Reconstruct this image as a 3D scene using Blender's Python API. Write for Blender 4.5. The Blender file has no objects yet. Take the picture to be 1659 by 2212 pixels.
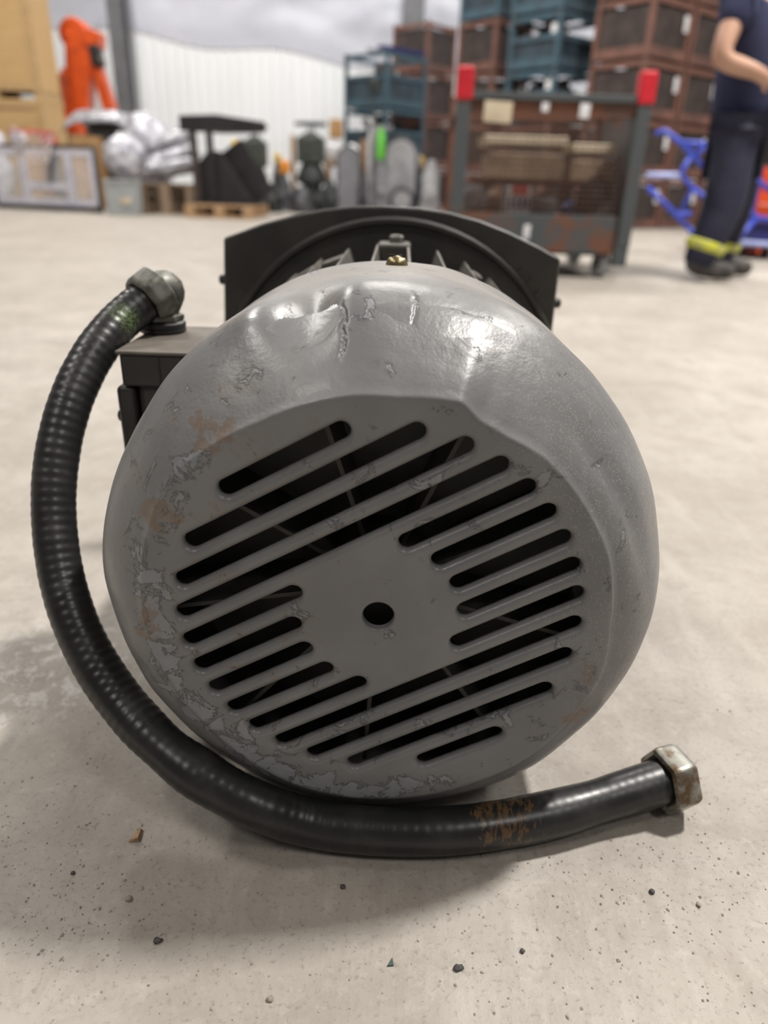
import bpy, math, random
from math import sin, cos, pi, radians, sqrt, exp
from mathutils import Vector as V, Matrix as Mx
from mathutils.geometry import delaunay_2d_cdt
from mathutils import noise as mnoise

random.seed(7)
S = bpy.context.scene
COL = S.collection

# ---------------------------------------------------------------- camera
FPX, CX, CY, H = 1534.0, 829.5, 1106.0, 0.45
PITCH, ROLL = math.atan((CY - 395.0) / FPX), radians(1.8)
FW = V((0, cos(PITCH), -sin(PITCH)))
_up, _rt = V((0, sin(PITCH), cos(PITCH))), V((1, 0, 0))
UP = _up * cos(ROLL) - _rt * sin(ROLL)
RT = _rt * cos(ROLL) + _up * sin(ROLL)
CAM = V((0, 0, H))
cd = bpy.data.cameras.new('camera')
cam = bpy.data.objects.new('camera', cd)
COL.objects.link(cam)
cam.matrix_world = Mx(((RT.x, UP.x, -FW.x, CAM.x), (RT.y, UP.y, -FW.y, CAM.y), (RT.z, UP.z, -FW.z, CAM.z), (0, 0, 0, 1)))
cd.sensor_fit = 'VERTICAL'
cd.sensor_height = 36.0
cd.sensor_width = 27.0
cd.lens = 36.0 * FPX / 2212.0
cd.clip_start, cd.clip_end = 0.02, 100
cd.dof.use_dof = True
cd.dof.focus_distance = 0.47
cd.dof.aperture_fstop = 4.0
S.camera = cam

# ---------------------------------------------------------------- world, lamps, exposure
S.view_settings.view_transform = 'Standard'
S.view_settings.look = 'None'
S.view_settings.gamma = 1.0
S.view_settings.use_curve_mapping = False
S.view_settings.exposure = -2.2
S.cycles.use_denoising = True
S.cycles.use_adaptive_sampling = True
S.cycles.adaptive_threshold = 0.1
S.cycles.adaptive_min_samples = 16
S.cycles.max_bounces = 4
S.cycles.diffuse_bounces = 2
S.cycles.glossy_bounces = 2
S.cycles.sample_clamp_indirect = 6.0
w = bpy.data.worlds.new('world')
S.world = w
w.use_nodes = True
w.node_tree.nodes['Background'].inputs[0].default_value = (0.9, 0.95, 1.0, 1)
w.node_tree.nodes['Background'].inputs[1].default_value = 0.3

def high_bay(x, y, watts, z=6.8, sx=0.45, sy=1.3, rz=0.0):
    l = bpy.data.lights.new('high_bay_light', 'AREA')
    l.shape = 'RECTANGLE'
    l.size, l.size_y = sx, sy
    l.energy = watts
    l.color = (1.0, 0.955, 0.90)
    o = bpy.data.objects.new('high_bay_light', l)
    COL.objects.link(o)
    o.location = (x, y, z)
    o.rotation_euler = (0, 0, rz)
    return o

high_bay(3.3, 2.3, 3700, sx=0.35, sy=0.6)
for x, y, e in ((-4.6, 1.6, 800), (-3.4, -2.6, 520), (3.3, -2.8, 520), (-4.6, 7.6, 1350), (0.9, 8.2, 1000), (6.0, 7.6, 1200), (-5.0, 12.6, 1150), (0.2, 12.8, 1150), (5.6, 12.6, 1100)):
    high_bay(x, y, e)

# ---------------------------------------------------------------- helpers
def ray(x, y):
    return FW + RT * ((x - CX) / FPX) + UP * ((CY - y) / FPX)

def G(x, y, z=0.0):
    d = ray(x, y)
    return CAM + d * ((z - H) / d.z)

def at(x, y, Y):
    d = ray(x, y)
    return CAM + d * (Y / d.y)

I4 = Mx.Identity(4)

def TR(loc, rz=0.0, rx=0.0, ry=0.0):
    return Mx.Translation(V(loc)) @ Mx.Rotation(rz, 4, 'Z') @ Mx.Rotation(ry, 4, 'Y') @ Mx.Rotation(rx, 4, 'X')

def axis_mx(p, d, upv=(0, 0, 1)):
    z = V(d).normalized()
    x = V(upv).cross(z)
    if x.length < 1e-4:
        x = V((1, 0, 0)).cross(z)
    x.normalize()
    y = z.cross(x)
    return Mx(((x.x, y.x, z.x, p[0]), (x.y, y.y, z.y, p[1]), (x.z, y.z, z.z, p[2]), (0, 0, 0, 1)))

class MB:
    def __init__(s):
        s.v, s.f = [], []

    def add(s, vs, fs, M=I4):
        b = len(s.v)
        s.v += [tuple(M @ V(p)) for p in vs]
        s.f += [tuple(i + b for i in f) for f in fs]
        return s

    def box(s, c, d, M=I4, taper=1.0):
        x, y, z = c
        a, b, e = d[0] / 2, d[1] / 2, d[2] / 2
        t = taper
        vs = [(x - a, y - b, z - e), (x + a, y - b, z - e), (x + a, y + b, z - e), (x - a, y + b, z - e),
              (x - a * t, y - b * t, z + e), (x + a * t, y - b * t, z + e), (x + a * t, y + b * t, z + e), (x - a * t, y + b * t, z + e)]
        return s.add(vs, [(0, 3, 2, 1), (4, 5, 6, 7), (0, 1, 5, 4), (1, 2, 6, 5), (2, 3, 7, 6), (3, 0, 4, 7)], M)

    def bar(s, p, q, w, h=None, upv=(0, 0, 1)):
        p, q = V(p), V(q)
        M = axis_mx((p + q) / 2, q - p, upv)
        return s.box((0, 0, 0), (w, h or w, (q - p).length), M)

    def lathe(s, prof, n=24, M=I4, a0=0.0, cap=True, rf=None):
        vs, fs = [], []
        for r, z in prof:
            for i in range(n):
                t = a0 + 2 * pi * i / n
                k = r * (rf(t) if rf else 1)
                vs.append((k * cos(t), k * sin(t), z))
        for j in range(len(prof) - 1):
            for i in range(n):
                k = (i + 1) % n
                fs.append((j * n + i, j * n + k, (j + 1) * n + k, (j + 1) * n + i))
        if cap:
            fs.append(tuple(reversed(range(n))))
            fs.append(tuple(range((len(prof) - 1) * n, len(prof) * n)))
        return s.add(vs, fs, M)

    def tube(s, pts, r, n=8, cap=True):
        pts = [V(p) for p in pts]
        rs = r if isinstance(r, (list, tuple)) else [r] * len(pts)
        vs, fs = [], []
        d = (pts[1] - pts[0]).normalized()
        x = d.orthogonal().normalized()
        for i, p in enumerate(pts):
            if i == 0:
                t = pts[1] - pts[0]
            elif i == len(pts) - 1:
                t = pts[-1] - pts[-2]
            else:
                t = pts[i + 1] - pts[i - 1]
            t.normalize()
            x = (x - t * x.dot(t)).normalized()
            y = t.cross(x)
            for k in range(n):
                a = 2 * pi * k / n
                vs.append(p + (x * cos(a) + y * sin(a)) * rs[i])
        m = len(pts)
        for j in range(m - 1):
            for k in range(n):
                e = (k + 1) % n
                fs.append((j * n + k, j * n + e, (j + 1) * n + e, (j + 1) * n + k))
        if cap:
            fs.append(tuple(reversed(range(n))))
            fs.append(tuple(range((m - 1) * n, m * n)))
        return s.add(vs, fs)

    def prism(s, poly, d, M=I4):
        n = len(poly)
        vs = [(x, y, 0) for x, y in poly] + [(x, y, d) for x, y in poly]
        fs = [tuple(reversed(range(n))), tuple(range(n, 2 * n))]
        fs += [(i, (i + 1) % n, n + (i + 1) % n, n + i) for i in range(n)]
        return s.add(vs, fs, M)

    def blob(s, c, r, M=I4, n=12, m=8, amp=0.0, seed=0.0, fr=2.0):
        vs, fs = [], []
        for j in range(m + 1):
            th = pi * j / m
            for i in range(n):
                ph = 2 * pi * i / n
                d = V((sin(th) * cos(ph), sin(th) * sin(ph), cos(th)))
                k = 1 + amp * mnoise.noise(d * fr + V((seed, seed * 1.7, 0)))
                vs.append((c[0] + r[0] * d.x * k, c[1] + r[1] * d.y * k, c[2] + r[2] * d.z * k))
        for j in range(m):
            for i in range(n):
                k = (i + 1) % n
                fs.append((j * n + i, (j + 1) * n + i, (j + 1) * n + k, j * n + k))
        return s.add(vs, fs, M)

def mesh_of(name, mb):
    me = bpy.data.meshes.new(name)
    me.from_pydata(mb.v, [], mb.f)
    me.update()
    return me

def obj(name, mb, m, parent=None, smooth=0, bevel=0, seg=2):
    me = mesh_of(name, mb) if isinstance(mb, MB) else mb
    if m is not None and not me.materials:
        me.materials.append(m)
    o = bpy.data.objects.new(name, me)
    COL.objects.link(o)
    if parent is not None:
        o.parent = parent
    if smooth:
        me.shade_smooth()
        if smooth > 1:
            me.set_sharp_from_angle(angle=radians(smooth))
    if bevel:
        b = o.modifiers.new('bevel', 'BEVEL')
        b.width, b.segments, b.limit_method, b.angle_limit = bevel, seg, 'ANGLE', radians(40)
        b.harden_normals = False
    return o

def tag(o, label, cat=None, group=None, kind=None):
    if label:
        o['label'] = label
    if cat:
        o['category'] = cat
    if group:
        o['group'] = group
    if kind:
        o['kind'] = kind
    return o

def thing(name, label, cat, loc=(0, 0, 0), rz=0.0, group=None):
    o = bpy.data.objects.new(name, None)
    COL.objects.link(o)
    o.location, o.rotation_euler = loc, (0, 0, rz)
    o.empty_display_size = 0.1
    return tag(o, label, cat, group)

def dup(root, loc, rz, label, group=None):
    r = root.copy()
    COL.objects.link(r)
    r.location, r.rotation_euler = loc, (0, 0, rz)
    tag(r, label, None, group)
    for ch in list(root.children):
        c = ch.copy()
        COL.objects.link(c)
        c.parent = r
        for g in list(ch.children):
            d = g.copy()
            COL.objects.link(d)
            d.parent = c
    return r

# ---------------------------------------------------------------- materials
class NT:
    def __init__(s, name):
        s.m = bpy.data.materials.new(name)
        s.m.use_nodes = True
        s.t = s.m.node_tree
        s.b = s.t.nodes['Principled BSDF']
        s.tc = s.t.nodes.new('ShaderNodeTexCoord')

    def n(s, kind, **k):
        nd = s.t.nodes.new(kind)
        for a, v in k.items():
            setattr(nd, a, v)
        return nd

    def l(s, a, b):
        s.t.links.new(a, b)

    def val(s, sock, v):
        if hasattr(v, 'default_value') or hasattr(v, 'is_output'):
            s.l(v, sock)
        else:
            sock.default_value = v

    def math(s, op, a, b=0.0, c=0.0, clamp=False):
        nd = s.n('ShaderNodeMath', operation=op)
        nd.use_clamp = clamp
        for i, v in enumerate((a, b, c)):
            s.val(nd.inputs[i], v)
        return nd.outputs[0]

    def noise(s, scale, detail=4.0, rough=0.55, vec=None, dist=0.0, stretch=None):
        nd = s.n('ShaderNodeTexNoise')
        nd.inputs['Scale'].default_value = scale
        nd.inputs['Detail'].default_value = detail
        nd.inputs['Roughness'].default_value = rough
        nd.inputs['Distortion'].default_value = dist
        v = vec or s.tc.outputs['Object']
        if stretch:
            mp = s.n('ShaderNodeMapping')
            mp.inputs['Scale'].default_value = stretch[0]
            if len(stretch) > 1:
                mp.inputs['Rotation'].default_value = stretch[1]
            s.l(v, mp.inputs[0])
            v = mp.outputs[0]
        s.l(v, nd.inputs['Vector'])
        return nd.outputs['Fac']

    def ramp(s, f, lo, hi):
        nd = s.n('ShaderNodeMapRange')
        nd.interpolation_type = 'SMOOTHSTEP'
        s.l(f, nd.inputs[0])
        nd.inputs[1].default_value, nd.inputs[2].default_value = lo, hi
        return nd.outputs[0]

    def mix(s, f, a, b):
        nd = s.n('ShaderNodeMix', data_type='RGBA')
        s.val(nd.inputs[0], f)
        for i, v in ((6, a), (7, b)):
            if isinstance(v, tuple):
                nd.inputs[i].default_value = (*v, 1)
            else:
                s.l(v, nd.inputs[i])
        return nd.outputs[2]

    def bump(s, f, strength, dist, prev=None):
        nd = s.n('ShaderNodeBump')
        nd.inputs['Strength'].default_value = strength
        nd.inputs['Distance'].default_value = dist
        s.l(f, nd.inputs['Height'])
        if prev is not None:
            s.l(prev, nd.inputs['Normal'])
        return nd.outputs[0]

    def set(s, **k):
        for a, v in k.items():
            sock = s.b.inputs[a.replace('_', ' ')]
            if isinstance(v, tuple):
                sock.default_value = (*v, 1)
            else:
                s.val(sock, v)
        return s.m

def paint(name, c, c2=None, rough=0.5, metal=0.0, scale=6.0, bump=0.0, bscale=60.0, bdist=0.002, lo=0.4, hi=0.65):
    t = NT(name)
    if c2 is None:
        c2 = tuple(x * 0.8 for x in c)
    f = t.ramp(t.noise(scale, 5), lo, hi)
    t.set(Base_Color=t.mix(f, c, c2), Roughness=rough, Metallic=metal)
    if bump:
        t.l(t.bump(t.noise(bscale, 4), bump, bdist), t.b.inputs['Normal'])
    return t.m

def concrete():
    t = NT('concrete')
    big = t.ramp(t.noise(1.6, 5, 0.6, dist=0.4), 0.38, 0.64)
    mid = t.ramp(t.noise(7, 6, 0.65), 0.35, 0.72)
    fine = t.noise(220, 5, 0.7)
    streak = t.noise(26, 4, 0.6, stretch=((1.0, 0.14, 1.0), (0, 0, radians(-38))))
    c = t.mix(big, (0.345, 0.315, 0.275), (0.425, 0.395, 0.355))
    c = t.mix(t.math('MULTIPLY', mid, 0.75), c, (0.285, 0.255, 0.222))
    patch = t.ramp(t.noise(24, 6, 0.7, dist=0.8), 0.45, 0.62)
    c = t.mix(t.math('MULTIPLY', patch, 0.42), c, (0.265, 0.235, 0.203))
    c = t.mix(t.math('MULTIPLY', t.ramp(t.noise(75, 5, 0.7), 0.55, 0.68), 0.40), c, (0.45, 0.415, 0.37))
    dd = t.n('ShaderNodeVectorMath', operation='DISTANCE')
    t.l(t.tc.outputs['Object'], dd.inputs[0])
    dd.inputs[1].default_value = G(95, 1440)
    salt = t.math('MULTIPLY', t.math('SUBTRACT', 1.0, t.ramp(dd.outputs['Value'], 0.03, 0.12)), t.ramp(t.noise(60, 6, 0.7, dist=0.5), 0.50, 0.60))
    c = t.mix(t.math('MULTIPLY', salt, 0.8), c, (0.58, 0.565, 0.545))
    c = t.mix(t.math('MULTIPLY', t.ramp(streak, 0.52, 0.72), 0.40), c, (0.44, 0.412, 0.37))
    c = t.mix(t.math('MULTIPLY', t.ramp(fine, 0.54, 0.66), 0.5), c, (0.17, 0.148, 0.126))
    t.set(Base_Color=c, Roughness=t.math('MULTIPLY_ADD', mid, 0.15, 0.5))
    b = t.bump(streak, 0.35, 0.003)
    b = t.bump(fine, 0.35, 0.0012, b)
    b = t.bump(t.noise(60, 4), 0.3, 0.002, b)
    t.l(b, t.b.inputs['Normal'])
    return t.m

def cowl_paint():
    t = NT('grey_cowl_paint')
    sp = t.n('ShaderNodeSeparateXYZ')
    t.l(t.tc.outputs['Object'], sp.inputs[0])
    X, Y, Zr = sp.outputs
    Z = t.math('SUBTRACT', Zr, 0.196)
    R = t.math('SQRT', t.math('ADD', t.math('MULTIPLY', X, X), t.math('MULTIPLY', Z, Z)))
    def gauss(v, c, wd):
        q = t.math('DIVIDE', t.math('SUBTRACT', v, c), wd)
        return t.math('POWER', 2.718, t.math('MULTIPLY', t.math('MULTIPLY', q, q), -1.0))
    def spot(x, z, wx, wz):
        return t.math('MULTIPLY', gauss(X, x, wx), gauss(Z, z, wz))
    front = t.math('SUBTRACT', 1.0, t.ramp(Y, 0.015, 0.05))
    n1 = t.noise(48, 6, 0.68, dist=0.6)
    n2 = t.noise(90, 5, 0.6)
    n3 = t.noise(14, 4, 0.5)
    # bare flakes along the face rim, mostly at the left and at the bottom
    side = t.math('ADD', t.math('MULTIPLY', t.ramp(t.math('SUBTRACT', t.math('MULTIPLY', X, -1.0), t.math('MULTIPLY', Z, 0.55)), -0.02, 0.10), 0.20), 0.0)
    rim = t.math('MULTIPLY', gauss(R, 0.150, 0.013), front)
    spots = t.math('ADD', spot(0.077, 0.106, 0.013, 0.008), t.math('ADD', spot(0.094, 0.098, 0.014, 0.008), t.math('ADD', spot(0.139, -0.05, 0.010, 0.03), spot(0.02, 0.093, 0.05, 0.010))))
    spots = t.math('ADD', spots, t.math('ADD', spot(0.0, -0.09, 0.11, 0.018), spot(-0.035, 0.068, 0.03, 0.01)))
    spots = t.math('MULTIPLY', spots, front)
    thr = t.math('ADD', t.math('MULTIPLY', rim, side), t.math('MULTIPLY', spots, 0.10))
    chip = t.ramp(t.math('ADD', n1, t.math('SUBTRACT', thr, 0.0)), 0.645, 0.675)
    base = t.mix(t.ramp(n3, 0.35, 0.7), (0.170, 0.170, 0.173), (0.210, 0.210, 0.213))
    base = t.mix(t.math('MULTIPLY', t.ramp(n2, 0.6, 0.75), 0.35), base, (0.11, 0.105, 0.10))
    # pale settled dust over the back half of the cowl and brown dust on the bars
    dusty = t.math('MULTIPLY', t.ramp(Y, 0.05, 0.17), t.ramp(t.noise(9, 5), 0.3, 0.6))
    base = t.mix(t.math('MULTIPLY', dusty, 0.5), base, (0.30, 0.27, 0.23))
    brown = t.math('MULTIPLY', t.math('MULTIPLY', t.ramp(n1, 0.5, 0.68), t.ramp(X, 0.03, -0.12)), front)
    base = t.mix(t.math('MULTIPLY', brown, 0.55), base, (0.215, 0.165, 0.12))
    # grit speckle on the right shoulder
    vo = t.n('ShaderNodeTexVoronoi')
    vo.inputs['Scale'].default_value = 800
    t.l(t.tc.outputs['Object'], vo.inputs['Vector'])
    sk = t.math('MULTIPLY', t.math('LESS_THAN', vo.outputs['Distance'], 0.25), t.math('MULTIPLY', t.ramp(t.math('ADD', X, t.math('MULTIPLY', Z, 0.3)), 0.075, 0.16), t.math('GREATER_THAN', t.noise(140, 3), 0.47)))
    base = t.mix(t.math('MULTIPLY', sk, 0.7), base, (0.45, 0.42, 0.37))
    edge = t.ramp(t.math('ADD', n1, thr), 0.61, 0.645)
    base = t.mix(t.math('MULTIPLY', edge, 0.6), base, (0.035, 0.034, 0.035))
    col = t.mix(chip, base, t.mix(n2, (0.19, 0.20, 0.215), (0.28, 0.292, 0.31)))
    rsp = t.math('ADD', spot(-0.151, -0.012, 0.012, 0.022), t.math('ADD', spot(-0.133, 0.066, 0.016, 0.012), t.math('ADD', spot(0.140, -0.035, 0.007, 0.012), t.math('ADD', spot(0.138, -0.075, 0.012, 0.014), spot(-0.10, 0.118, 0.02, 0.012)))))
    rust = t.math('MULTIPLY', t.ramp(t.math('ADD', n2, t.math('MULTIPLY', t.math('MULTIPLY', rsp, front), 0.22)), 0.62, 0.70), t.ramp(rsp, 0.1, 0.5))
    col = t.mix(t.math('MULTIPLY', rust, 0.6), col, (0.19, 0.125, 0.08))
    rg = t.math('MULTIPLY_ADD', t.noise(20, 4), 0.24, 0.23)
    t.set(Base_Color=col, Roughness=t.math('ADD', rg, t.math('MULTIPLY', dusty, 0.25)))
    t.b.inputs['Specular IOR Level'].default_value = 0.5
    wx_ = t.math('MULTIPLY_ADD', t.math('SUBTRACT', t.noise(70, 3), 0.5), 0.010, X)
    def streak(x, wx, z0, z1):
        return t.math('MULTIPLY', gauss(wx_, x, wx), t.math('MULTIPLY', t.ramp(Z, z0, z0 + 0.008), t.ramp(Z, z1 + 0.003, z1 - 0.004)))
    gouge = t.math('ADD', streak(-0.0262, 0.0016, 0.158, 0.188), streak(0.0155, 0.0016, 0.176, 0.193))
    flake = t.math('ADD', spot(-0.0225, 0.160, 0.004, 0.004), spot(0.0150, 0.177, 0.003, 0.003))
    flake = t.math('MULTIPLY', flake, t.math('SUBTRACT', 1.0, t.ramp(Y, 0.05, 0.08)))
    gouge = t.math('ADD', t.math('MULTIPLY', gouge, t.ramp(n2, 0.36, 0.52)), t.math('MULTIPLY', t.math('GREATER_THAN', t.math('MULTIPLY_ADD', n1, 0.9, flake), 0.95), 0.6))
    b = t.bump(t.noise(110, 4, 0.6), 0.30, 0.0014)
    b = t.bump(t.noise(460, 2), 0.15, 0.0005, b)
    b = t.bump(gouge, 0.8, -0.0012, b)
    b = t.bump(chip, 0.5, -0.0008, b)
    t.l(b, t.b.inputs['Normal'])
    return t.m

def hose_mat():
    t = NT('black_conduit_jacket')
    wob = t.noise(60, 5)
    dust = t.ramp(t.noise(30, 5, 0.6), 0.45, 0.75)
    col = t.mix(t.math('MULTIPLY', dust, 0.35), (0.014, 0.014, 0.015), (0.06, 0.055, 0.05))
    def ball(p, r):
        d = t.n('ShaderNodeVectorMath', operation='DISTANCE')
        t.l(t.tc.outputs['Object'], d.inputs[0])
        d.inputs[1].default_value = p
        return t.math('SUBTRACT', 1.0, t.ramp(d.outputs['Value'], r * 0.35, r))
    pr = G(1095, 1765, 0.03)
    rs = ball(pr, 0.040)
    rn = t.noise(150, 6, 0.65, stretch=((1.6, 0.7, 0.7),))
    rm = t.ramp(t.math('ADD', rn, t.math('MULTIPLY', rs, 0.26)), 0.70, 0.82)
    col = t.mix(t.math('MULTIPLY', rm, t.ramp(rs, 0.0, 0.3)), col, t.mix(t.noise(300, 3), (0.075, 0.034, 0.017), (0.16, 0.10, 0.045)))
    pg = HOSE_GREEN
    gm = t.math('MULTIPLY', ball(pg, 0.017), t.ramp(t.noise(420, 3, 0.6), 0.44, 0.56))
    col = t.mix(t.math('MULTIPLY', gm, 0.7), col, (0.16, 0.24, 0.09))
    t.set(Base_Color=col, Roughness=t.math('MULTIPLY_ADD', wob, 0.25, 0.22))
    t.l(t.bump(t.noise(120, 4), 0.15, 0.001), t.b.inputs['Normal'])
    return t.m

def rusty(name, base, rustc=(0.16, 0.06, 0.03), scale=5, lo=0.42, hi=0.6):
    t = NT(name)
    f = t.ramp(t.noise(scale, 7, 0.65), lo, hi)
    t.set(Base_Color=t.mix(f, base, rustc), Roughness=0.65)
    return t.m

def wood(name, c, c2):
    t = NT(name)
    f = t.noise(9, 5, 0.6, stretch=((1.0, 6.0, 6.0),))
    t.set(Base_Color=t.mix(t.ramp(f, 0.3, 0.7), c, c2), Roughness=0.65)
    return t.m

def clear_glass(name):
    t = NT(name)
    t.set(Base_Color=(0.9, 0.92, 0.95), Roughness=0.05, Alpha=0.22)
    return t.m

HOSE_GREEN = at(268, 690, 0.625)
M = {}
M['floor'] = concrete()
M['cowl'] = cowl_paint()
M['hose'] = hose_mat()
M['body'] = paint('dark_grey_casting', (0.045, 0.043, 0.041), (0.075, 0.07, 0.063), 0.5, scale=14, bump=0.3, bscale=120, bdist=0.001)
M['fin'] = paint('dusty_grey_fin', (0.085, 0.08, 0.072), (0.15, 0.135, 0.115), 0.55, scale=25, bump=0.2, bscale=150, bdist=0.001)
M['flange'] = paint('dark_flange_paint', (0.034, 0.032, 0.031), (0.05, 0.047, 0.043), 0.45, scale=18, bump=0.3, bscale=90, bdist=0.001)
M['box'] = paint('black_box_paint', (0.02, 0.02, 0.02), (0.032, 0.03, 0.029), 0.4, scale=20, bump=0.15, bscale=120, bdist=0.001)
M['boxtop'] = paint('dusty_box_lid', (0.11, 0.095, 0.082), (0.16, 0.14, 0.12), 0.6, scale=22)
M['zinc'] = paint('dull_zinc', (0.20, 0.20, 0.18), (0.09, 0.088, 0.075), 0.50, 0.6, 60, bump=0.3, bscale=120, bdist=0.001)
M['nut'] = rusty('weathered_zinc_nut', (0.30, 0.30, 0.27), (0.14, 0.09, 0.05), 60, 0.44, 0.64)
M['nut'].node_tree.nodes['Principled BSDF'].inputs['Metallic'].default_value = 0.6
M['nut'].node_tree.nodes['Principled BSDF'].inputs['Roughness'].default_value = 0.35
M['brass'] = paint('brass_screw', (0.30, 0.24, 0.13), (0.16, 0.13, 0.08), 0.32, 0.9, 90)
M['fan'] = paint('grey_fan_casting', (0.10, 0.096, 0.088), (0.065, 0.06, 0.055), 0.5, scale=20)
M['rubber'] = paint('black_rubber', (0.015, 0.015, 0.016), None, 0.5)
M['white'] = paint('white_liner_panel', (0.83, 0.86, 0.89), (0.79, 0.82, 0.85), 0.5, scale=0.6)
M['sheet'] = paint('white_vapour_sheet', (0.61, 0.635, 0.72), (0.56, 0.585, 0.67), 0.38, scale=1.0)
M['ceil'] = paint('grey_ceiling_liner', (0.42, 0.42, 0.44), None, 0.7)
M['side'] = paint('grey_side_wall', (0.40, 0.40, 0.41), None, 0.7)
M['steel'] = paint('grey_column_steel', (0.14, 0.145, 0.16), (0.11, 0.115, 0.125), 0.5)
M['ply'] = wood('plywood', (0.64, 0.43, 0.205), (0.55, 0.36, 0.16))
M['batten'] = wood('pine_batten', (0.60, 0.41, 0.21), (0.46, 0.30, 0.14))
M['pallet'] = wood('weathered_pallet_wood', (0.30, 0.215, 0.145), (0.20, 0.145, 0.10))
M['pale_wood'] = wood('pale_pallet_wood', (0.46, 0.29, 0.16), (0.36, 0.22, 0.12))
M['card'] = paint('cardboard', (0.46, 0.27, 0.12), (0.38, 0.215, 0.09), 0.75)
M['orange'] = paint('orange_robot_paint', (0.72, 0.10, 0.018), (0.60, 0.08, 0.015), 0.35)
M['dorange'] = paint('shaded_orange_cover', (0.62, 0.13, 0.065), None, 0.55)  # salmon tone of the robot orange, with shade put into the colour
M['black'] = paint('black_steel', (0.012, 0.010, 0.013), (0.02, 0.017, 0.02), 0.5)
M['brownsteel'] = paint('brown_steel', (0.05, 0.036, 0.030), None, 0.6)
M['wrap'] = paint('grey_stretch_wrap', (0.24, 0.24, 0.265), (0.47, 0.47, 0.52), 0.22, 0.15, 7, bump=0.7, bscale=14, bdist=0.02)
M['whitewrap'] = paint('white_stretch_wrap', (0.66, 0.66, 0.72), (0.36, 0.36, 0.42), 0.2, 0.1, 6, bump=0.8, bscale=12, bdist=0.03)
M['dgrey'] = paint('dark_grey_paint', (0.06, 0.062, 0.07), (0.09, 0.09, 0.10), 0.5)
M['bin'] = paint('grey_bin_plastic', (0.36, 0.38, 0.39), (0.31, 0.33, 0.34), 0.5)
M['green'] = paint('dark_green_paint', (0.032, 0.043, 0.035), (0.055, 0.06, 0.05), 0.5, scale=9)
M['dgreen'] = paint('blackish_green_paint', (0.016, 0.022, 0.023), (0.03, 0.034, 0.034), 0.5, scale=9)
M['grey'] = paint('grey_casting_paint', (0.20, 0.20, 0.225), (0.235, 0.235, 0.26), 0.5, scale=5)
M['lgrey'] = paint('light_grey_paint', (0.36, 0.36, 0.38), (0.28, 0.28, 0.30), 0.5, scale=5)
M['blue'] = rusty('blue_stillage_paint', (0.055, 0.11, 0.15), (0.05, 0.07, 0.085), 4, 0.42, 0.72)
M['bluesheet'] = paint('blue_sheet_steel', (0.042, 0.075, 0.10), (0.03, 0.045, 0.06), 0.5, scale=4)
M['redbrown'] = rusty('red_brown_stillage_paint', (0.19, 0.09, 0.068), (0.11, 0.058, 0.048), 4, 0.4, 0.7)
M['darkmesh'] = paint('dark_brown_sheet', (0.034, 0.025, 0.024), (0.06, 0.042, 0.038), 0.6, scale=5)
M['heap'] = paint('jumbled_metal', (0.05, 0.047, 0.05), (0.16, 0.15, 0.155), 0.5, 0.3, scale=9, lo=0.35, hi=0.65)
M['paper'] = paint('white_paper_tag', (0.80, 0.80, 0.83), None, 0.6)
M['red'] = paint('red_plastic', (0.62, 0.016, 0.03), None, 0.45)
M['cart'] = rusty('blue_grey_cart_steel', (0.066, 0.076, 0.082), (0.15, 0.062, 0.034), 3.2, 0.5, 0.62)
M['cartrust'] = rusty('rusted_cart_steel', (0.17, 0.065, 0.035), (0.085, 0.05, 0.04), 6, 0.4, 0.7)
M['cartgrey'] = rusty('grey_cart_post', (0.066, 0.076, 0.082), (0.10, 0.06, 0.045), 4, 0.58, 0.72)
M['wire'] = paint('rusty_wire', (0.10, 0.055, 0.042), None, 0.6)
M['tan'] = paint('tan_casting', (0.27, 0.195, 0.125), (0.17, 0.12, 0.08), 0.6, scale=8)
M['cream'] = paint('cream_flange_plate', (0.66, 0.57, 0.42), (0.52, 0.43, 0.31), 0.6, scale=8)
M['bluebot'] = paint('blue_plastic', (0.03, 0.10, 0.28), None, 0.4)
M['tblue'] = paint('bright_blue_tube', (0.05, 0.085, 0.55), (0.04, 0.065, 0.42), 0.4)
M['dblue'] = paint('navy_panel', (0.02, 0.022, 0.14), None, 0.5)
M['pblue'] = paint('pale_blue_shelf', (0.42, 0.47, 0.80), None, 0.4)
M['crate'] = paint('orange_plastic_crate', (0.80, 0.095, 0.018), (0.66, 0.075, 0.015), 0.45)
M['skin'] = paint('skin', (0.56, 0.335, 0.235), (0.50, 0.285, 0.20), 0.5, scale=5)
M['shirt'] = paint('navy_cotton', (0.026, 0.032, 0.085), (0.020, 0.025, 0.068), 0.85, scale=6, bump=0.3, bscale=14, bdist=0.01)
M['trouser'] = paint('dark_navy_workwear', (0.017, 0.018, 0.042), (0.024, 0.025, 0.05), 0.8, scale=6, bump=0.4, bscale=9, bdist=0.02)
M['hivis'] = paint('yellow_reflective_tape', (0.62, 0.62, 0.05), (0.40, 0.42, 0.16), 0.4, scale=25)
M['boot'] = paint('dusty_black_boot', (0.04, 0.037, 0.036), (0.09, 0.08, 0.072), 0.7, scale=12)
M['hair'] = paint('brown_hair', (0.05, 0.032, 0.02), None, 0.7)
M['yellow'] = paint('yellow_plastic', (0.75, 0.50, 0.05), None, 0.5)
M['orangep'] = paint('orange_plastic', (0.80, 0.30, 0.03), None, 0.5)
M['lime'] = paint('lime_green_film', (0.13, 0.52, 0.06), None, 0.4)
M['glass'] = clear_glass('clear_backboard')
M['bframe'] = paint('white_backboard_frame', (0.66, 0.66, 0.74), (0.58, 0.58, 0.70), 0.4)
M['hoop'] = paint('red_hoop', (0.60, 0.09, 0.08), None, 0.4)
M['net'] = paint('white_net_cord', (0.70, 0.62, 0.60), None, 0.8)
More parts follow.
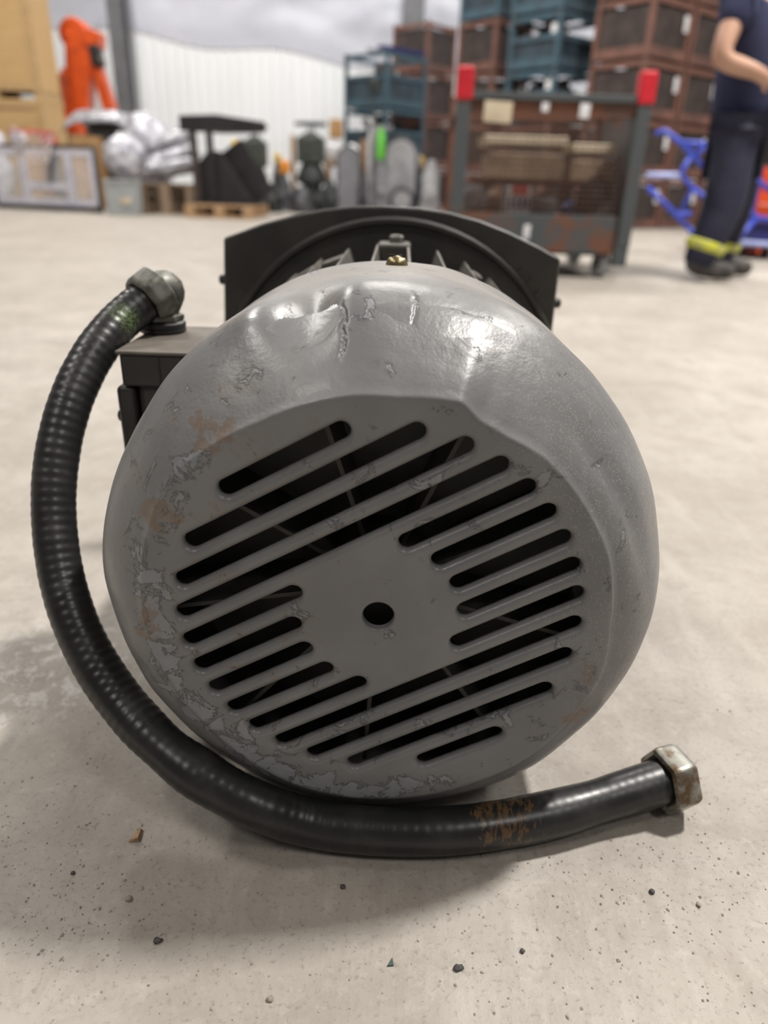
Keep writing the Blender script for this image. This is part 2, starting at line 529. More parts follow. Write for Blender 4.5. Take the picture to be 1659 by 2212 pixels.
M['grit'] = paint('floor_grit', (0.27, 0.235, 0.20), (0.42, 0.38, 0.33), 0.9, scale=90)
M['pebble'] = paint('dark_pebble', (0.05, 0.047, 0.045), (0.09, 0.085, 0.08), 0.7, scale=200)
M['chip'] = paint('tan_wood_chip', (0.36, 0.24, 0.14), (0.26, 0.17, 0.10), 0.8, scale=200)
M['gchip'] = paint('dark_green_chip', (0.04, 0.07, 0.06), None, 0.6)

# ---------------------------------------------------------------- setting
YW = 16.0
def slab(name, c, d, m, kind='structure'):
    return tag(obj(name, MB().box(c, d), m), None, None, None, kind)

tag(slab('floor', (0, 4, -0.05), (22, 26, 0.1), M['floor']), 'pale trowelled concrete warehouse floor, scuffed and dusty')
tag(slab('ceiling', (0, 4, 7.45), (22, 26, 0.1), M['ceil']), 'grey ceiling high above the hall')
tag(slab('wall_left', (-10.95, 4, 3.7), (0.1, 26, 7.4), M['side']), 'grey side wall beyond the wooden crates')
tag(slab('wall_right', (10.95, 4, 3.7), (0.1, 26, 7.4), M['side']), 'grey side wall beyond the stacked stillages')
tag(slab('wall_front', (0, -8.95, 3.7), (22, 0.1, 7.4), M['side']), 'grey wall behind the viewer')

def ribbed_panel(wd, ht):
    mb = MB()
    xs, x = [], 0.0
    while x < wd - 1e-6:
        xs += [(x, 0), (x + 0.135, 0), (x + 0.15, -0.022), (x + 0.185, -0.022)]
        x += 0.2
    xs.append((wd, 0))
    n = len(xs)
    vs = [(a, b, 0) for a, b in xs] + [(a, b, ht) for a, b in xs]
    mb.add(vs, [(i, i + 1, n + i + 1, n + i) for i in range(n - 1)])
    return mb

wb = slab('wall_back', (0, YW + 0.09, 3.7), (22, 0.1, 7.4), M['white'])
tag(wb, 'white back wall of ribbed liner panels under a loose plastic sheet')
pm = mesh_of('liner_panel', ribbed_panel(1.0, 4.2))
pm.materials.append(M['white'])
for i in range(22):
    o = obj('liner_panel', pm, None, wb)
    o.location = (-11 + i, YW, 0.0)

def sheet_z(x):
    # lower hem of the loose sheet, sagging to the right
    return 2.95 - 0.085 * (x + 6) + 0.07 * sin(x * 2.1)

def wall_sheet():
    mb = MB()
    nx, nz = 190, 44
    vs, fs = [], []
    for j in range(nz + 1):
        for i in range(nx + 1):
            x = -10.9 + 21.8 * i / nx
            z0 = sheet_z(x)
            z = z0 + (7.2 - z0) * (j / nz)
            p = V((x * 0.8 + z * 0.5, z * 1.3 - x * 0.3, 0.0))
            k = mnoise.noise(p * 1.3) * 0.09 + mnoise.noise(p * 3.1 + V((5, 0, 0))) * 0.035
            k += 0.05 * abs(sin((x * 0.55 + z * 1.15) * 2.2))
            e = min(1.0, j / 9)
            vs.append((x, YW - 0.026 - (0.05 + k) * e, z))
    for j in range(nz):
        for i in range(nx):
            a = j * (nx + 1) + i
            fs.append((a, a + 1, a + nx + 2, a + nx + 1))
    mb.add(vs, fs)
    o = obj('vapour_sheet', mb, M['sheet'], wb, smooth=1)
    return o
wall_sheet()['label'] = 'wrinkled white plastic vapour sheet'

def column(n, px, Y, wpx):
    p = at(px, 120, Y)
    wd = wpx * Y / FPX * 0.93
    mb = MB()
    mb.box((p.x, Y, 3.65), (wd, 0.02, 7.3)).box((p.x, Y + 0.26, 3.65), (wd, 0.02, 7.3)).box((p.x, Y + 0.13, 3.65), (0.03, 0.25, 7.3))
    mb.box((p.x, Y + 0.13, 0.015), (wd + 0.12, 0.42, 0.03))
    o = obj('trim_%d' % n, mb, M['steel'])
    return o
tag(column(1, 257, 15.3, 30), 'dark grey steel column against the back wall near the orange robot', None, None, 'structure')
tag(column(2, 890, 15.3, 40), 'grey steel column behind the low blue stillage', None, None, 'structure')

# ---------------------------------------------------------------- electric motor (local frame: x right, y back along the shaft, z up; shaft height AZ)
AZ = 0.1961
motor = thing('electric_motor', 'dented grey electric motor lying on the concrete, slotted fan cowl facing forward', 'motor', (-0.0016, 0.3867, 0.0), radians(-0.5))
MW = Mx.Translation(V((-0.0016, 0.3867, 0.0))) @ Mx.Rotation(radians(-0.5), 4, 'Z')
MWI = MW.inverted()

BD = [(-0.1011, 0.1138), (-0.0709, 0.1302), (-0.0391, 0.1429), (-0.0184, 0.1474), (0.0074, 0.1472), (0.0332, 0.1468), (0.0436, 0.1458), (0.0549, 0.1347), (0.0715, 0.1257), (0.094, 0.1139), (0.1125, 0.0958), (0.1297, 0.0723), (0.1415, 0.0507), (0.1475, 0.028), (0.1509, -0.0031), (0.152, -0.0323), (0.1460, -0.0577), (0.1309, -0.0888), (0.1027, -0.123), (0.0671, -0.1453), (0.0182, -0.1598), (-0.0189, -0.1606), (-0.0584, -0.1500), (-0.0912, -0.1279), (-0.1187, -0.0971), (-0.1385, -0.0658), (-0.1505, -0.0308), (-0.1554, -0.0056), (-0.1527, 0.0223), (-0.1459, 0.0522), (-0.1361, 0.0775), (-0.1224, 0.0968)]
def polar_table(n):
    P = sorted((math.atan2(v, u) % (2 * pi), sqrt(u * u + v * v)) for u, v in BD)
    P = [(P[-1][0] - 2 * pi, P[-1][1])] + P + [(P[0][0] + 2 * pi, P[0][1])]
    out, j = [], 0
    for i in range(n):
        a = 2 * pi * i / n
        while P[j + 1][0] < a:
            j += 1
        t = (a - P[j][0]) / (P[j + 1][0] - P[j][0])
        out.append(P[j][1] * (1 - t) + P[j + 1][1] * t)
    for _ in range(2):
        out = [0.25 * out[i - 1] + 0.5 * out[i] + 0.25 * out[(i + 1) % n] for i in range(n)]
    return out

NA = 540
RB = polar_table(NA)
RC, D1, CL = 0.1975, 0.078, 0.212
SLW, LIP = 0.0112, 0.0044
SA = radians(29.2)
SE, SN = V((cos(SA), sin(SA))), V((-sin(SA), cos(SA)))
SLOTS = []
for k in range(-6, 7):
    n_ = 0.0203 * k - 0.0016
    he = sqrt(0.1264 ** 2 - n_ * n_)
    if abs(n_) < 0.05:
        hi = sqrt(0.0565 ** 2 - n_ * n_)
        SLOTS += [(n_, -he, -hi), (n_, hi, he)]
    else:
        SLOTS.append((n_, -he, he))

def slot_ring(n_, e0, e1, r, m=9):
    pts = []
    for i in range(m + 1):
        a = -pi / 2 + pi * i / m
        pts.append(SE * (e1 + r * cos(a)) + SN * (n_ + r * sin(a)))
    for i in range(m + 1):
        a = pi / 2 + pi * i / m
        pts.append(SE * (e0 + r * cos(a)) + SN * (n_ + r * sin(a)))
    return pts

def adiff(a, b):
    return (a - b + pi) % (2 * pi) - pi

def dents(ph, s, q):
    """radial offset of the battered cowl; ph angle round the shaft, s distance behind the face"""
    d = 0.0
    top = pi / 2
    def g(pa, sa, ps, ss, amp):
        return amp * exp(-(adiff(ph, radians(pa)) / radians(ps)) ** 2 - ((s - sa) / ss) ** 2)
    d += g(105, 0.064, 5.5, 0.030, -0.0150)
    d += g(97, 0.058, 5, 0.022, 0.0045)
    d += g(115, 0.058, 5.5, 0.024, 0.0040)
    d += g(78, 0.030, 10, 0.025, -0.0035)
    d += g(66, 0.075, 9, 0.035, 0.0020)
    d += g(40, 0.045, 12, 0.035, -0.0030)
    d += g(15, 0.030, 9, 0.020, -0.0030)
    d += g(28, 0.018, 20, 0.007, -0.0030)
    d += g(150, 0.040, 9, 0.030, -0.0025)
    d += g(185, 0.020, 10, 0.015, -0.0025)
    d += g(200, 0.012, 4, 0.010, -0.0020)
    v = V((cos(ph), sin(ph), s * 6))
    d += 0.0016 * mnoise.noise(v * 2.3) + 0.0008 * mnoise.noise(v * 6.0)
    return d * min(1.0, q * 4)

def build_cowl():
    mb = MB()
    vs2, edges = [], []
    def loop(pts):
        b = len(vs2)
        vs2.extend(pts)
        n = len(pts)
        edges.extend((b + i, b + (i + 1) % n) for i in range(n))
    inner = [V(((RB[i] - 0.0045) * cos(2 * pi * i / NA), (RB[i] - 0.0045) * sin(2 * pi * i / NA))) for i in range(NA)]
    loop(inner)
    rings = [slot_ring(*s, SLW / 2 + LIP) for s in SLOTS]
    for r in rings:
        loop(r)
    hole = [V(((0.0102 + 0.002) * cos(2 * pi * i / 32), (0.0102 + 0.002) * sin(2 * pi * i / 32))) for i in range(32)]
    loop(hole)
    vv, ee, ff = delaunay_2d_cdt(vs2, edges, [], 0, 1e-7)[:3]
    def inside_void(p):
        if p.length < 0.0121:
            return True
        for n_, e0, e1 in SLOTS:
            e, n = p.dot(SE), p.dot(SN)
            de = max(e0 - e, 0, e - e1)
            if de * de + (n - n_) ** 2 < (SLW / 2 + LIP - 2e-5) ** 2:
                return True
        i = (math.atan2(p.y, p.x) % (2 * pi)) / (2 * pi) * NA
        if p.length > RB[int(i) % NA] - 0.0042:
            return True
        return False
    tris = [f for f in ff if not inside_void((vv[f[0]] + vv[f[1]] + vv[f[2]]) / 3)]
    mb.add([(p.x, 0, AZ + p.y) for p in vv], tris)
    # rolled lips of the slots
    def lips(sets, depth):
        n = len(sets[0])
        vs = []
        for pts, s in zip(sets, depth):
            vs += [(p.x, s, AZ + p.y) for p in pts]
        fs = []
        for j in range(len(sets) - 1):
            for i in range(n):
                k = (i + 1) % n
                fs.append((j * n + i, (j + 1) * n + i, (j + 1) * n + k, j * n + k))
        mb.add(vs, fs)
    for s in SLOTS:
        sets, dep = [], []
        for q in range(6):
            a = pi / 2 * q / 5
            sets.append(slot_ring(*s, SLW / 2 + LIP * (1 - sin(a))))
            dep.append(LIP * (1 - cos(a)))
        sets.append(slot_ring(*s, SLW / 2))
        dep.append(LIP + 0.0022)
        sets.append(slot_ring(*s, SLW / 2 + 0.0022))
        dep.append(LIP + 0.0030)
        lips(sets, dep)
    hs, hd = [], []
    for q in range(5):
        a = pi / 2 * q / 4
        r = 0.0102 + 0.002 * (1 - sin(a))
        hs.append([V((r * cos(2 * pi * i / 32), r * sin(2 * pi * i / 32))) for i in range(32)])
        hd.append(0.002 * (1 - cos(a)))
    hs.append(hs[-1])
    hd.append(0.006)
    lips(hs, hd)
    # shoulder, barrel and inner wall
    NQ, NB = 26, 26
    vs, fs = [], []
    prof = []
    for i in range(NA):
        ph = 2 * pi * i / NA
        rb = RB[i]
        up_ = max(0.0, sin(ph))
        C1 = 0.016 + 0.026 * up_
        RC1 = RC - 0.004 * up_
        row = [(rb - 0.0045, 0.0), (rb - 0.0022, 0.0003), (rb - 0.0008, 0.0012)]
        for k in range(NQ + 1):
            q = k / NQ
            s = 0.0025 * (1 - q) ** 2 + 2 * q * (1 - q) * C1 + q * q * D1
            r = rb * (1 - q) ** 2 + 2 * q * (1 - q) * RC1 + q * q * RC
            row.append((r + dents(ph, s, q), s))
        for k in range(1, NB + 1):
            s = D1 + (CL - D1) * k / NB
            row.append((RC + dents(ph, s, 1), s))
        row.append((RC - 0.0012 + dents(ph, CL, 1), CL + 0.0012))
        row.append((RC - 0.0030 + dents(ph, CL, 1), CL))
        for s in (0.16, 0.11, 0.07):
            row.append((RC - 0.0035 + dents(ph, s, 1), s))
        row.append((RC - 0.010, 0.045))
        row.append((rb - 0.004, 0.007))
        prof.append(row)
    m = len(prof[0])
    for i in range(NA):
        ph = 2 * pi * i / NA
        for r, s in prof[i]:
            vs.append((r * cos(ph), s, AZ + r * sin(ph)))
    for i in range(NA):
        k = (i + 1) % NA
        for j in range(m - 1):
            fs.append((i * m + j, k * m + j, k * m + j + 1, i * m + j + 1))
    mb.add(vs, fs)
    zmin = min(p[2] for p in mb.v)
    o = obj('fan_cowl', mb, M['cowl'], motor, smooth=1)
    import bmesh
    bm = bmesh.new()
    bm.from_mesh(o.data)
    bmesh.ops.remove_doubles(bm, verts=bm.verts, dist=2e-6)
    bmesh.ops.recalc_face_normals(bm, faces=bm.faces)
    for v in bm.verts:
        if v.co.z < 0.0005:
            v.co.z = 0.0005
    bm.to_mesh(o.data)
    bm.free()
    o.data.shade_smooth()
    return o
cowl = build_cowl()
cowl['label'] = 'dented fan cowl with diagonal slots and flaking paint'

# scratches pressed into the paint on the cowl's upper shoulder are left to relief; the cover screw
def cowl_point(px, py):
    d = ray(px, py)
    best = None
    mw = MWI
    for i in range(900):
        t = 0.40 + i * 0.0006
        p = mw @ (CAM + d * t)
        r = sqrt(p.x ** 2 + (p.z - AZ) ** 2)
        if p.y > 0 and r < RC:
            return p
    return mw @ (CAM + d * 0.6)
p = cowl_point(857, 575)
mb = MB()
mb.lathe([(0.0085, -0.004), (0.0085, 0.001), (0.0078, 0.003), (0.006, 0.0052), (0.003, 0.0066), (0.0005, 0.007)], 20, axis_mx((p.x, 0.188, AZ + RC - 0.0005), (0.03, 0, 1)), rf=lambda t: 1 + 0.03 * cos(t * 10))
sc = obj('cover_screw', mb, M['brass'], motor, smooth=40)
sc['label'] = 'brass domed cover screw'
obj('screw_slot', MB().box((p.x, 0.188, AZ + RC + 0.0062), (0.012, 0.0012, 0.0014)), M['rubber'], sc)

# fan behind the slots
mb = MB()
AX = Mx.Translation(V((0, 0, AZ))) @ Mx.Rotation(radians(-90), 4, 'X')   # lathe axis along +y
mb.lathe([(0.018, 0.026), (0.034, 0.027), (0.036, 0.034), (0.04, 0.07), (0.06, 0.085), (0.15, 0.088), (0.15, 0.092), (0.02, 0.094)], 40, AX)
fan = obj('cooling_fan', mb, M['fan'], motor, smooth=35)
blade = MB()
blade.add([(0.036, 0.038, -0.0015), (0.15, 0.030, -0.0015), (0.155, 0.088, -0.0015), (0.04, 0.088, -0.0015), (0.036, 0.038, 0.0015), (0.15, 0.030, 0.0015), (0.155, 0.088, 0.0015), (0.04, 0.088, 0.0015)],
          [(0, 3, 2, 1), (4, 5, 6, 7), (0, 1, 5, 4), (1, 2, 6, 5), (2, 3, 7, 6), (3, 0, 4, 7)])
bme = mesh_of('fan_blade', blade)
bme.materials.append(M['fan'])
for k in range(9):
    o = obj('fan_blade', bme, None, fan)
    o.location = (0, 0, AZ)
    o.rotation_euler = (0, radians(40 * k + 13), 0)

# barrel and cooling fins
mb = MB()
mb.lathe([(0.03, 0.105), (0.11, 0.106), (0.150, 0.125), (0.158, 0.14), (0.158, 0.50), (0.165, 0.505), (0.165, 0.53), (0.03, 0.531)], 56, AX)
obj('motor_barrel', mb, M['body'], motor, smooth=35)
fin = MB()
fin.add([(-0.0022, 0.135, 0.150), (0.0022, 0.135, 0.150), (0.0022, 0.475, 0.150), (-0.0022, 0.475, 0.150),
         (-0.0013, 0.150, 0.1895), (0.0013, 0.150, 0.1895), (0.0013, 0.462, 0.1925), (-0.0013, 0.462, 0.1925)],
        [(0, 3, 2, 1), (4, 5, 6, 7), (0, 1, 5, 4), (1, 2, 6, 5), (2, 3, 7, 6), (3, 0, 4, 7)])
fme = mesh_of('cooling_fin', fin)
fme.materials.append(M['fin'])
for k in range(36):
    a = 360 / 36 * k + 4.5
    if 250 < a % 360 < 290:
        pass
    o = obj('cooling_fin', fme, None, motor)
    o.location = (0, 0, AZ)
    o.rotation_euler = (0, radians(a), 0)
mb = MB().box((0.0, 0.455, AZ + 0.176), (0.036, 0.05, 0.036))
lp = obj('lifting_pad', mb, M['fin'], motor, bevel=0.003)
obj('pad_bolt', MB().lathe([(0.008, 0), (0.008, 0.006), (0.006, 0.008)], 6, Mx.Translation(V((0.002, 0.455, AZ + 0.194)))), M['zinc'], lp)
for xx, ww in ((-0.062, 0.028), (-0.094, 0.024), (0.088, 0.012)):
    r_ = sqrt(0.192 ** 2 - xx * xx) - 0.014
    obj('fin_bridge', MB().box((0, 0, 0), (ww, 0.03, 0.02), TR((xx, 0.44, AZ + r_), 0, 0, math.atan2(xx, r_))), M['fin'], motor, bevel=0.002)

# flange plate: straight sides, bowed top
FS = 0.515
FL = [(-0.205, 0.189), (-0.16, 0.2055), (-0.12, 0.2165), (-0.085, 0.2235), (-0.05, 0.228), (-0.012, 0.2295), (0.028, 0.2285), (0.065, 0.2245), (0.10, 0.217), (0.135, 0.2055), (0.17, 0.191), (0.199, 0.1775),
      (0.2005, 0.05), (0.194, -0.12), (0.17, -0.16), (0.10, -0.188), (0.0, -0.1945), (-0.10, -0.188), (-0.175, -0.16), (-0.205, -0.12), (-0.213, 0.05)]
mb = MB()
mb.prism([(x, z + AZ) for x, z in FL], 0.016, Mx.Translation(V((0, FS, 0))) @ Mx.Rotation(radians(90), 4, 'X') @ Mx.Translation(V((0, 0, -0.016))))
fl = obj('flange', mb, M['flange'], motor, bevel=0.004, seg=3)
fl['label'] = 'dark square mounting flange with a bowed top edge'
mb = MB()
mb.lathe([(0.160, FS - 0.010), (0.200, FS - 0.003), (0.2085, FS - 0.004), (0.211, FS - 0.009), (0.2155, FS - 0.009), (0.2185, FS - 0.002), (0.2195, FS + 0.001), (0.16, FS + 0.002)], 72, AX)
for i, q in enumerate(mb.v):     # the ring is cut off level with the plate's foot
    if q[2] < 0.003:
        mb.v[i] = (q[0], q[1], 0.003)
obj('flange_ring', mb, M['flange'], fl, smooth=50)
for x, z in ((-0.2115, 0.14), (0.204, 0.125)):
    obj('flange_lug', MB().lathe([(0.006, -0.008), (0.006, 0.001), (0.004, 0.003)], 12, axis_mx((x, FS + 0.008, AZ + z), (1 if x > 0 else -1, 0, 0))), M['flange'], fl, smooth=40)
# raised cast digits on the right of the flange
for k, (x, z) in enumerate(((0.150, 0.160), (0.163, 0.148), (0.174, 0.135))):
    obj('cast_mark', MB().box((0, 0, 0), (0.004, 0.003, 0.017), TR((x, FS - 0.0005, AZ + z), 0, 0, radians(40))), M['flange'], fl, bevel=0.001)

# terminal box on the left side
tb = bpy.data.objects.new('terminal_box', None)
COL.objects.link(tb)
tb.parent = motor
BT, BF, BB = 0.318, 0.232, 0.352          # top height, front and back (behind the face)
BL = MWI @ G(247, 757, BT)
BF = BL.y
BB = BF + 0.112
bx0, bx1 = BL.x, -0.145
def rbox(x0, x1, y0, y1, z0, z1):
    return MB().box(((x0 + x1) / 2, (y0 + y1) / 2, (z0 + z1) / 2), (x1 - x0, y1 - y0, z1 - z0))
obj('box_body', rbox(bx0 + 0.013, bx1, BF + 0.004, BB, 0.12, BT - 0.028), M['box'], tb, bevel=0.006, seg=3)
obj('box_rim', rbox(bx0 + 0.003, bx1, BF, BB + 0.003, BT - 0.030, BT - 0.003), M['box'], tb, bevel=0.002)
obj('box_top', rbox(bx0, bx1, BF - 0.001, BB + 0.004, BT - 0.0035, BT), M['boxtop'], tb, bevel=0.0015)
cv = obj('box_cover', rbox(bx0 - 0.004, bx0 + 0.012, BF + 0.001, BB, 0.115, BT - 0.031), M['box'], tb, bevel=0.004, seg=3)
obj('box_seam', rbox(bx0 + 0.035, bx0 + 0.0365, BF - 0.0006, BF + 0.01, 0.13, BT - 0.004), M['rubber'], tb)
for z in (0.14, BT - 0.06):
    obj('cover_bolt', MB().lathe([(0.005, 0), (0.005, 0.004), (0.0035, 0.005)], 10, axis_mx((bx0 - 0.004, BF + 0.014, z), (-1, 0, 0))), M['zinc'], cv, smooth=40)

# ---------------------------------------------------------------- flexible conduit with its elbow
fit = G(352, 716, BT)
conduit = thing('flexible_conduit', 'black ribbed flexible conduit looping from the motor to the front, hex nut on its end', 'conduit', (0, 0, 0))
n0 = at(325, 640, 0.660)        # mouth of the coupling
HP = [n0, at(298, 662, 0.650), at(262, 692, 0.635), at(222, 737, 0.612), at(188, 790, 0.592), at(155, 862, 0.570), at(130, 950, 0.548), at(117, 1050, 0.527), at(119, 1150, 0.507), at(134, 1250, 0.487),
      at(163, 1345, 0.466), at(207, 1435, 0.447), at(262, 1515, 0.429), at(322, 1583, 0.411), at(388, 1642, 0.396), at(470, 1697, 0.384), at(560, 1742, 0.377)]
for x, y, z in ((660, 1774, 0.021), (760, 1790, 0.0180), (870, 1796, 0.0176), (980, 1793, 0.0176), (1090, 1779, 0.0176), (1190, 1759, 0.0185), (1270, 1737, 0.0205), (1340, 1715, 0.0225), (1400, 1697, 0.0245), (1432, 1687, 0.0255)):
    HP.append(G(x, y, z))

def catmull(P, step):
    out = []
    for i in range(len(P) - 1):
        p0, p1, p2, p3 = P[max(i - 1, 0)], P[i], P[i + 1], P[min(i + 2, len(P) - 1)]
        n = max(2, int((p2 - p1).length / step))
        for k in range(n):
            t = k / n
            out.append(0.5 * ((2 * p1) + (p2 - p0) * t + (2 * p0 - 5 * p1 + 4 * p2 - p3) * t * t + (3 * p1 - p0 - 3 * p2 + p3) * t ** 3))
    out.append(P[-1])
    return out
HC = catmull(HP, 0.0013)
for _ in range(30):
    HC = [HC[0]] + [HC[i] * 0.5 + (HC[i - 1] + HC[i + 1]) * 0.25 for i in range(1, len(HC) - 1)] + [HC[-1]]
hl, rad = 0.0, []
tot = sum((HC[i + 1] - HC[i]).length for i in range(len(HC) - 1))
for i, q in enumerate(HC):
    if i:
        hl += (HC[i] - HC[i - 1]).length
    u_ = hl / tot
    amp = 0.016 if u_ < 0.5 else (0.009 if u_ < 0.78 else 0.004)
    r = 0.0171 * (1 + amp * (1 - 2 * abs(((hl / 0.0078) % 1.0) - 0.5) ** 1.0 * 1.0 - 0.5) * 1.6)
    r *= 1 + 0.025 * mnoise.noise(V((hl * 22, 1.3, 0))) + 0.012 * mnoise.noise(V((hl * 60, 7.3, 0)))
    # waist near the free end
    r *= 1 - 0.07 * exp(-((u_ - 0.93) / 0.025) ** 2) - 0.04 * exp(-((u_ - 0.52) / 0.015) ** 2) + 0.05 * exp(-((u_ - 0.555) / 0.02) ** 2)
    rad.append(r)
for i, q in enumerate(HC):
    if q.z < rad[i] + 0.0002:
        q.z = rad[i] + 0.0002
obj('conduit_hose', MB().tube(HC, rad, 28), M['hose'], conduit, smooth=1)
# hex nut at the free end
ed = (HC[-1] - HC[-18]).normalized()
ed = V((ed.x, ed.y, ed.z * 0.4)).normalized()
e0 = HC[-1] - ed * 0.004
nr = 0.0262
def hexr(t):
    a = (t % (pi / 3)) - pi / 6
    return min(1.0, 0.888 / cos(a))
mb = MB()
NM = axis_mx((e0.x, e0.y, max(e0.z, nr * 0.9)), ed)
mb.lathe([(0.0178, 0.003), (0.0215, 0.0), (0.0248, 0.0012), (nr, 0.004), (nr, 0.0175), (0.0245, 0.0215), (0.021, 0.0225), (0.0185, 0.0215), (0.0178, 0.010)], 72, NM, a0=radians(12), cap=False, rf=lambda t: hexr(t))
nut = obj('end_nut', mb, M['nut'], conduit, smooth=32)
nut['label'] = 'weathered zinc hex nut on the free end'
mb = MB().lathe([(0.0165, 0.004), (0.0165, 0.018), (0.014, 0.019), (0.0135, 0.006)], 32, NM)
obj('ferrule', mb, M['rubber'], nut, smooth=40)
# elbow and coupling
el = bpy.data.objects.new('elbow_connector', None)
COL.objects.link(el)
el.parent = conduit
mb = MB().lathe([(0.0195, 0.0), (0.0215, 0.0015), (0.0215, 0.0045), (0.0205, 0.005), (0.0215, 0.0055), (0.0215, 0.009), (0.0195, 0.0105), (0.014, 0.0108)], 40, Mx.Translation(fit))
obj('lock_ring', mb, M['box'], el, smooth=35)
mb = MB().lathe([(0.0165, 0.0), (0.0185, 0.001), (0.0185, 0.005), (0.0165, 0.006)], 6, Mx.Translation(fit + V((0.002, 0, 0.0105))) @ Mx.Rotation(0.3, 4, 'Z'))
obj('hex_collar', mb, M['zinc'], el)
hd = (HC[22] - HC[0]).normalized()
nb = HC[0] - hd * 0.014
mid = fit + V((0.003, 0.002, 0.026))
mb = MB().tube(catmull([fit + V((0, 0, 0.012)), fit + V((0.001, 0, 0.02)), mid * 0.6 + nb * 0.4 + V((0.004, 0.004, 0.004)), nb, nb + hd * 0.012], 0.002), 0.0150, 24)
obj('elbow_body', mb, M['zinc'], el, smooth=1)
mb = MB().lathe([(0.0172, 0.012), (0.0178, 0.0165), (0.0200, 0.0175), (0.0216, 0.0160), (0.0232, 0.0125), (0.0236, 0.011), (0.0236, -0.002), (0.0215, -0.004), (0.016, -0.006)], 64, axis_mx(HC[0] - hd * 0.008, hd), cap=False, rf=lambda t: min(1.0, 0.945 / cos((t % (pi / 4)) - pi / 8)))
obj('compression_nut', mb, M['zinc'], el, smooth=25)

# ---------------------------------------------------------------- crumbs on the floor
grit = MB()
rnd = random.Random(3)
def crumb(mb, p, r, rr):
    vs = [(r * rr.uniform(.7, 1.3), 0, 0), (-r * rr.uniform(.7, 1.3), 0, 0), (0, r * rr.uniform(.6, 1.2), 0), (0, -r * rr.uniform(.6, 1.2), 0), (0, 0, r * rr.uniform(.4, .8)), (0, 0, -r * 0.4)]
    mb.add(vs, [(0, 2, 4), (2, 1, 4), (1, 3, 4), (3, 0, 4), (2, 0, 5), (1, 2, 5), (3, 1, 5), (0, 3, 5)], TR((p[0], p[1], r * 0.35), rr.uniform(0, 6.28)))
for i in range(1500):
    px, py = rnd.uniform(-200, 1850), rnd.uniform(1500, 2500)
    if rnd.random() < 0.35:
        px = rnd.gauss(150, 110) if rnd.random() < 0.6 else rnd.gauss(1430, 150)
        py = rnd.gauss(1900, 130)
    q = G(px, py)
    if abs(q.x) < 0.21 and q.y > 0.40:
        continue
    crumb(grit, q, abs(rnd.gauss(0.0004, 0.00035)) + 0.0002, rnd)
tag(obj('floor_grit', grit, M['grit']), 'fine grit and crumbs scattered over the concrete around the motor', 'grit', None, 'stuff')

def pebble(px, py, r, m, label, flat=0.6, seed=1, cat='pebble', name='pebble', stretch=1.0, rz=0.0):
    q = G(px, py)
    mb = MB().blob((0, 0, r * flat * 0.9), (r * stretch, r, r * flat), n=10, m=6, amp=0.5, seed=seed, fr=1.6)
    o = obj(name, mb, m, smooth=1)
    o.location = (q.x, q.y, 0)
    o.rotation_euler = (0, 0, rz)
    return tag(o, label, cat)
pebble(990, 2093, 0.0022, M['pebble'], 'dark oval pebble on the floor in front of the shadow, right of the green chip', seed=2, stretch=1.5, rz=0.2)
pebble(1128, 2056, 0.0016, M['pebble'], 'small dark pebble on lit floor just right of the motor shadow', seed=3)
pebble(740, 1917, 0.0018, M['pebble'], 'dark pebble in the shadow in front of the hose', seed=4)
pebble(341, 2034, 0.0021, M['pebble'], 'dark pebble inside the shadow at the lower left', seed=5, stretch=1.4)
pebble(1408, 1928, 0.0020, M['pebble'], 'black pebble on the floor below the hex nut', seed=6)
pebble(1509, 1956, 0.0018, M['grit'], 'brown pebble on the floor at the right, below the nut', seed=7)
pebble(583, 2160, 0.0020, M['grit'], 'brown crumb on the floor near the bottom edge', seed=8)
pebble(278, 1944, 0.0022, M['grit'], 'pale brown crumb in the shadow at the lower left', seed=9)
pebble(158, 1887, 0.0016, M['pebble'], 'small dark pebble at the left edge of the shadow', seed=10)
q = G(295, 1806)
mb = MB().add([(-0.004, -0.006, 0), (0.004, -0.0055, 0), (0.0035, 0.005, 0), (-0.001, 0.007, 0), (-0.003, -0.005, 0.002), (0.003, -0.005, 0.004), (0.0025, 0.004, 0.003), (0, 0.006, 0.0015)],
              [(0, 3, 2, 1), (4, 5, 6, 7), (0, 1, 5, 4), (1, 2, 6, 5), (2, 3, 7, 6), (3, 0, 4, 7)])
o = obj('wood_chip', mb, M['chip'])
o.location = (q.x, q.y, 0.0003)
tag(o, 'tan wood chip on the floor left of the hose', 'chip')
q = G(843, 2080)
o = obj('green_chip', MB().prism([(-0.002, -0.0025), (0.0022, -0.002), (0.0012, 0.003)], 0.0009), M['gchip'])
o.location = (q.x, q.y, 0.0002)
tag(o, 'dark green triangular flake on the floor near the bottom', 'flake')

